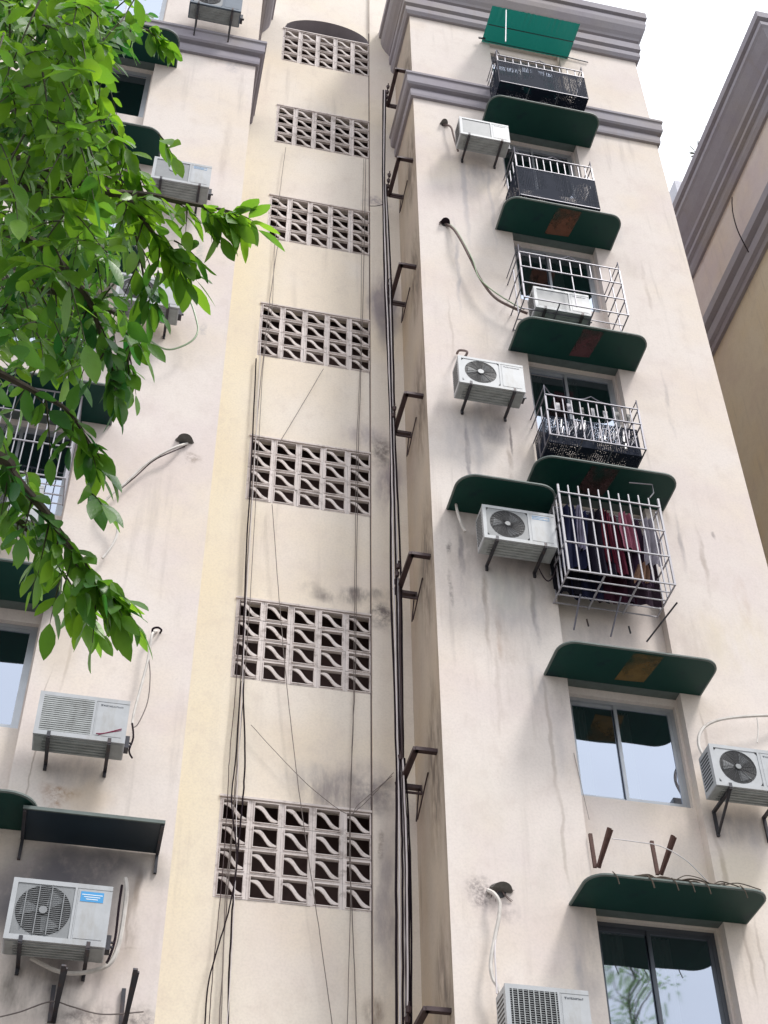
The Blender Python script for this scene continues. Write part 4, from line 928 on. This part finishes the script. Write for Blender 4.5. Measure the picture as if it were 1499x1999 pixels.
# vines on the lowest awning
m_ = MB(); rr = random.Random(3); x0_, x1_ = AX0+.15, AX1-.1
for i in range(26):
    x = rr.uniform(x0_, x1_-.35); L = rr.uniform(.25, .6); y = P-.645+rr.uniform(-.01, .10); z = 8.91+.04
    m_.tube(smooth_line([(x, y, z), (x+L*.3, y-rr.uniform(-.02, .03), z+rr.uniform(.0, .05)), (x+L*.7, y+rr.uniform(-.03, .03), z+rr.uniform(-.02, .05)), (min(x+L, x1_), y, z+rr.uniform(-.01, .03))], 4), rr.uniform(.004, .010), 5)
for i in range(7):
    x = rr.uniform(x0_, x1_); y = P-.66; m_.tube(smooth_line([(x, y, 8.96), (x+.03, y-.02, 8.9), (x+.05, y-.01, 8.82)], 4), .006, 5)
tag(m_.obj('dead_vine', simple('dry brown vine', (.11, .085, .065), .9, .5, 12)), 'dry vines tangled along the front edge of the lowest green awning', 'dead vine', kind=None)
# rubble ledge at lower left
m_ = MB(); q = at(0, 1999, P); rr = random.Random(4); zt = at(150, 1992, 12.35).z
vs = []; n = 40; x0_, x1_ = -2.4, .62
for i in range(n+1):
    x = x0_+(x1_-x0_)*i/n; hh = zt-.05+.05*math.sin(i*.9)+rr.uniform(-.03, .03)-(.1 if i > 30 else 0)
    vs += [(x, P-.002, hh+.02), (x, P-.14+rr.uniform(-.04, .04), hh-.02), (x, P-.16+rr.uniform(-.03, .03), hh-.12), (x, P-.002, hh-.25)]
m_.add(vs, [(i*4+k, i*4+4+k, i*4+5+k, i*4+1+k) for i in range(n) for k in range(3)]); tag(m_.obj('broken_ledge', wall_mat('soot stained concrete', (.16, .13, .12), [], .6, .9)), 'crumbling soot-stained ledge along the bottom left edge', 'ledge')
# rooftop plants of the neighbour
for i, (px, py, h_) in enumerate(((1390, 240, .55), (1362, 300, .75), (1356, 345, .5))):
    d = ray(px, py); k = (XB-.2)/d.x; q = CAMP+d*k; m_ = MB(); rr = random.Random(i)
    for j in range(16):
        a = rr.uniform(0, 6.28); L = rr.uniform(.2, h_); e = q+Vector((-.1*math.cos(a), .25*math.sin(a), L*rr.uniform(.2, 1)-.2)); m_.tube([q-Vector((0, 0, .3)), (q+e)/2, e], .012, 4)
        for s3 in range(3): f = e+Vector((rr.uniform(-.1, .1), rr.uniform(-.1, .1), rr.uniform(-.1, .1))); m_.add([f, f+Vector((.06, 0, .05)), f+Vector((0, .07, .09))], [(0, 1, 2)])
    tag(m_.obj('rooftop_plant', simple('grey green rooftop weeds', (.12, .13, .10), .9)), ('tiny dry plant highest on the neighbour roof edge', 'scraggly plant in the middle of the neighbour roof edge', 'lowest small plant on the neighbour roof edge')[i], 'plant')

# ------------------------------------------------------------------ foreground tree
rt = random.Random(21)
tree = thing('tree', 'leafy green tree whose drooping branches fill the upper left, trunk outside the frame', 'tree', (-3.4, 2.2, 0))
def T(mb, name, mat, kind=None, smooth=True):
    o = mb.obj(name, mat, None, smooth=smooth, kind=kind); o.parent = tree; o.matrix_parent_inverse = Matrix.Translation(-Vector(tree.location)); return o
tk = MB(); tk.tube(smooth_line([(-3.4, 2.2, -.1), (-3.35, 2.2, 1.2), (-3.2, 2.25, 2.6), (-3.0, 2.35, 3.8), (-2.7, 2.5, 5.2), (-2.5, 2.6, 7.0)]), [.20-.15*i/30 for i in range(31)], 10)
T(tk, 'trunk', M_BARK)
def branch_pts(pxs): return smooth_line([far(x, y, d) for x, y, d in pxs], 6)
hubs = [Vector((-2.9, 2.4, 4.2)), Vector((-2.7, 2.5, 5.0)), Vector((-2.6, 2.55, 5.8)), Vector((-2.55, 2.6, 6.6))]
BR = [
 (2, [(-120, -60, 4.6), (30, -20, 4.5), (52, 0, 4.5), (90, 48, 4.45), (132, 97, 4.4), (163, 163, 4.4), (208, 236, 4.35), (239, 281, 4.3), (262, 330, 4.3)]),
 (1, [(-150, 250, 4.4), (60, 320, 4.2), (215, 375, 4.1), (243, 378, 4.1), (270, 416, 4.05), (302, 458, 4.0), (330, 490, 4.0)]),
 (1, [(-150, 330, 4.3), (80, 370, 4.2), (274, 380, 4.1), (347, 393, 4.05), (395, 402, 4.0), (438, 410, 4.0)]),
 (1, [(-150, 420, 4.0), (60, 470, 3.9), (160, 567, 3.9), (187, 623, 3.85), (200, 667, 3.85), (215, 715, 3.8)]),
 (0, [(-200, 640, 3.8), (-60, 700, 3.7), (60, 760, 3.7), (130, 800, 3.7), (165, 850, 3.7)]),
 (0, [(-200, 800, 3.7), (0, 893, 3.6), (20, 920, 3.6), (50, 957, 3.6), (90, 1000, 3.55), (110, 1030, 3.55), (138, 1065, 3.5), (155, 1100, 3.5), (180, 1125, 3.5), (205, 1150, 3.5)]),
 (2, [(-150, 60, 5.0), (100, 60, 4.9), (220, 40, 4.9), (290, 60, 4.8)]),
 (1, [(-150, 520, 4.6), (60, 560, 4.5), (180, 590, 4.4), (260, 640, 4.4), (250, 700, 4.35)]),
 (0, [(-200, 960, 3.9), (0, 1000, 3.8), (70, 1050, 3.75), (110, 1100, 3.7), (135, 1140, 3.7)]),
 (2, [(-150, 150, 4.7), (60, 200, 4.6), (190, 300, 4.5), (250, 400, 4.4), (270, 480, 4.4), (280, 540, 4.4)]),
]
paths = []
lb = MB()
for hi, pxs in BR:
    pts = branch_pts(pxs); base = hubs[hi]
    full = smooth_line([base, (base+pts[0])/2+Vector((0, 0, .12)), pts[0]], 5)[:-1]+pts
    n_ = len(full); lb.tube(full, [.017*(1-i/n_)**1.3+.0035 for i in range(n_)], 6); paths.append(pts)
T(lb, 'limbs', M_BARK)
# crown beyond the frame on the left
for hi in range(4):
    for k in range(5):
        a = rt.uniform(1.9, 5.6); L = rt.uniform(.8, 1.8); b = hubs[hi]; e = b+Vector((math.cos(a)*L, math.sin(a)*L*.7, rt.uniform(-.2, .9)))
        paths.append(('off', smooth_line([b, (b+e)/2+Vector((0, 0, .15)), e], 5)))
ob = MB()
for p in paths:
    if isinstance(p, tuple): ob.tube(p[1], [.022-.016*i/len(p[1]) for i in range(len(p[1]))], 5)
T(ob, 'outer_limbs', M_BARK)
leaves = []      # (base, dir, normal, length, width)
twigs = MB()
def leaf(b, d, L, w_, sag=.2):
    d = d.normalized(); leaves.append((b, d, L, w_))
def spray(b, d, n_=8, Lt=.28, ls=.10):
    """a drooping twig with leaves held alternately"""
    d = d.normalized(); pts = []
    for i in range(7):
        u = i/6; pts.append(b+d*Lt*u+Vector((0, 0, -.10*u*u*Lt/.28)))
    twigs.tube(pts, [.0032-.0004*i for i in range(7)], 4)
    side = d.cross(Vector((0, 0, 1)))
    if side.length < .1: side = Vector((1, 0, 0))
    side.normalize()
    for k in range(n_):
        u = .12+.88*k/max(1, n_-1); j = u*6; i = min(int(j), 5); p = pts[i].lerp(pts[i+1], j-i)
        sg = 1 if k % 2 else -1
        if k == n_-1: ld = d+Vector((0, 0, -.35))
        else: ld = d*rt.uniform(.45, .8)+side*sg*rt.uniform(.6, 1.0)+Vector((0, 0, -rt.uniform(.25, .75)))
        ld += Vector((rt.gauss(0, .12), rt.gauss(0, .12), rt.gauss(0, .10)))
        L = ls*rt.uniform(.75, 1.15); leaf(p, ld, L, L*rt.uniform(.36, .46))
# image right / down at the scene, used only to describe which way the branches hang
RX = Vector((1, 0, 0)); DZ = Vector((0, 0, -1)); DY = Vector((0, -1, 0))
for p in paths:
    if isinstance(p, tuple):
        q_ = p[1]
        for k in range(7):
            b = q_[rt.randrange(3, len(q_))]; spray(b, Vector((rt.uniform(-1, .4), rt.uniform(-1, 1), rt.uniform(-.9, .2))), 8, .3, .11)
        continue
    n_ = len(p)
    for i in range(2, n_, 3):
        d = (p[min(i+1, n_-1)]-p[i-1]).normalized()
        sgn = 1 if (i//3) % 2 else -1
        sd = Vector((sgn*.8, rt.uniform(-.3, .3), -.5))
        spray(p[i], d*.8+sd*.7, rt.randint(4, 6), rt.uniform(.06, .13), .085)
    spray(p[-1], (p[-1]-p[-4]), 8, .09, .095)
    spray(p[-1], (p[-1]-p[-4])+Vector((.3, 0, -.6))*.1, 6, .08, .09)
def pxof(p):
    v = p-CAMP; z = v.dot(FWD); return 749.5+FPX*v.dot(RGT)/z, 999.5-FPX*v.dot(UPV)/z, z
POLY = [(-60, -60), (335, -60), (325, 60), (300, 115), (235, 150), (205, 190), (235, 240), (262, 290), (288, 330), (285, 400), (320, 455), (325, 500), (290, 560), (265, 620), (235, 700), (200, 790), (165, 850), (140, 770), (60, 770), (20, 800), (5, 900), (40, 900), (80, 940), (150, 975), (175, 1020), (135, 1065), (110, 1110), (60, 1100), (20, 1110), (-60, 1060)]
def inside(x, y):
    c = False; n_ = len(POLY)
    for i in range(n_):
        (x1, y1), (x2, y2) = POLY[i], POLY[(i+1) % n_]
        if (y1 > y) != (y2 > y) and x < (x2-x1)*(y-y1)/(y2-y1)+x1: c = not c
    return c
cnt = 0; tries = 0
while cnt < 400 and tries < 20000:
    tries += 1
    x = rt.uniform(-60, 335); y = rt.uniform(-60, 1110)
    if not inside(x, y) or not inside(x+18, y+45): continue
    if 85 < x < 150 and 670 < y < 730: continue
    if y > 860 and rt.random() < .35: continue
    if y > 400 and rt.random() < .12: continue
    dpt = (4.0 if y < 900 else 3.65)+rt.uniform(-.35, 1.5)
    b_ = far(x, y, dpt); d_ = Vector((rt.uniform(-.4, .8), rt.uniform(-.9, .35), -rt.uniform(.3, 1.1))); Lt_ = rt.uniform(.14, .26)
    e_ = pxof(b_+d_.normalized()*(Lt_+.07)+Vector((0, 0, -.10)))
    if not inside(e_[0]+22, e_[1]+10): continue
    spray(b_, d_, rt.randint(6, 9), Lt_, rt.choice((.055, .07, .08, .095, .105))); cnt += 1
for px, py, dd, ls_ in ((399, 407, 4.0, .10), (430, 412, 4.0, .10), (436, 412, 4.0, .10), (300, 455, 4.0, .11), (330, 480, 4.0, .105), (340, 470, 4.0, .10), (310, 262, 4.2, .095), (195, 1140, 3.5, .10), (170, 1120, 3.5, .115), (120, 1060, 3.5, .12), (205, 1150, 3.5, .095), (145, 1090, 3.5, .12), (225, 600, 4.1, .10), (245, 650, 4.1, .10), (60, 1010, 3.7, .12), (170, 960, 3.6, .11)):
    spray(far(px, py, dd), Vector((rt.uniform(.2, .8), rt.uniform(-.5, 0), -rt.uniform(.4, .9))), 6, .09, ls_*.95)
def leaf_geo(b, d, L, w_, rnd):
    up = Vector((rnd.gauss(0, .45), -.35+rnd.gauss(0, .4), .8)); n_ = (up-d*up.dot(d)).normalized(); s3 = d.cross(n_).normalized(); vs = []; fs = []
    droop = rnd.uniform(.02, .22); fold = rnd.uniform(.08, .3)
    prof = [(0, .0), (.12, .42), (.32, .90), (.55, 1.0), (.78, .70), (.92, .30), (1, 0)]
    for u, ww in prof:
        c = b+d*(L*u)+n_*(-droop*L*u*u)
        if ww == 0: vs.append(c)
        else: vs += [c-s3*w_*.5*ww+n_*fold*w_*.5*ww, c, c+s3*w_*.5*ww+n_*fold*w_*.5*ww]
    fs = [(0, 2, 1), (0, 3, 2)]
    for k in range(4):
        a = 1+3*k; fs += [(a, a+1, a+4, a+3), (a+1, a+2, a+5, a+4)]
    a = 13; fs += [(a, a+1, 16), (a+1, a+2, 16)]
    return vs, fs
def pxof(p):
    v = p-CAMP; z = v.dot(FWD); return 749.5+FPX*v.dot(RGT)/z, 999.5-FPX*v.dot(UPV)/z, z
score = []
for i, (b, d, L, w_) in enumerate(leaves):
    x, y, z = pxof(b+d.normalized()*L*.5)
    vis = 0 <= x <= 1499 and 0 <= y <= 1999
    score.append(((L*w_/z/z if vis else 0), i))
score.sort(reverse=True); big = {i for s3, i in score[:300]}
lm = MB(); rl = random.Random(9)
for i, (b, d, L, w_) in enumerate(leaves):
    vs, fs = leaf_geo(b, d, L, w_, rl)
    if i in big:
        m_ = MB(); m_.add([v-b for v in vs], fs); me = m_.mesh('leaf', M_LEAF, True); o = bpy.data.objects.new('leaf', me); COL.objects.link(o)
        o.parent = tree; o.location = b-Vector(tree.location)
    else: lm.add(vs, fs)
T(lm, 'foliage', M_LEAF, 'stuff'); T(twigs, 'twigs', M_STEM, 'stuff')

# slender tree across the lane behind the viewpoint; the lowest right window mirrors its top
p0 = at(1222, 1925, P+.23); dv = (p0-CAMP); dv.y *= -1; tp = p0+dv*(19.0/abs(dv.y)); rq = random.Random(77)
t2 = thing('tree', 'slender tree across the lane whose leafy top is mirrored in the lowest right window', 'tree', (tp.x, tp.y, 0))
m_ = MB(); m_.tube(smooth_line([(0, 0, -.1), (.15, .1, tp.z*.4), (-.1, 0, tp.z*.8), (0, 0, tp.z+.6)], 6), [.22-.011*i for i in range(19)], 8); m_.obj('trunk', M_BARK, t2, smooth=True)
m_ = MB(); lf = MB()
for k in range(46):
    z = tp.z-4.5+5.2*rq.random()**.7; a = rq.uniform(0, 6.28); L = rq.uniform(.4, 1.7)*(1-.5*max(0, (z-tp.z+1)/2)); e = Vector((math.cos(a)*L, math.sin(a)*L, z+rq.uniform(.1, .6))); m_.tube([(0, 0, z-.3), ((e.x)*.5, e.y*.5, z), e], [.03, .02, .008], 5)
    for j in range(34):
        c = Vector((e.x*rq.uniform(.4, 1.15), e.y*rq.uniform(.4, 1.15), e.z+rq.gauss(0, .25)))+Vector((rq.gauss(0, .2), rq.gauss(0, .2), 0)); u = Vector((rq.gauss(0, 1), rq.gauss(0, 1), rq.gauss(-.4, .6))).normalized(); v = u.orthogonal().normalized(); s3 = rq.uniform(.08, .16)
        lf.add([c, c+u*s3*.5+v*s3*.28, c+u*s3, c+u*s3*.5-v*s3*.28], [(0, 1, 2, 3)])
m_.obj('limbs', M_BARK, t2); lf.obj('foliage', M_LEAF, t2, kind='stuff')
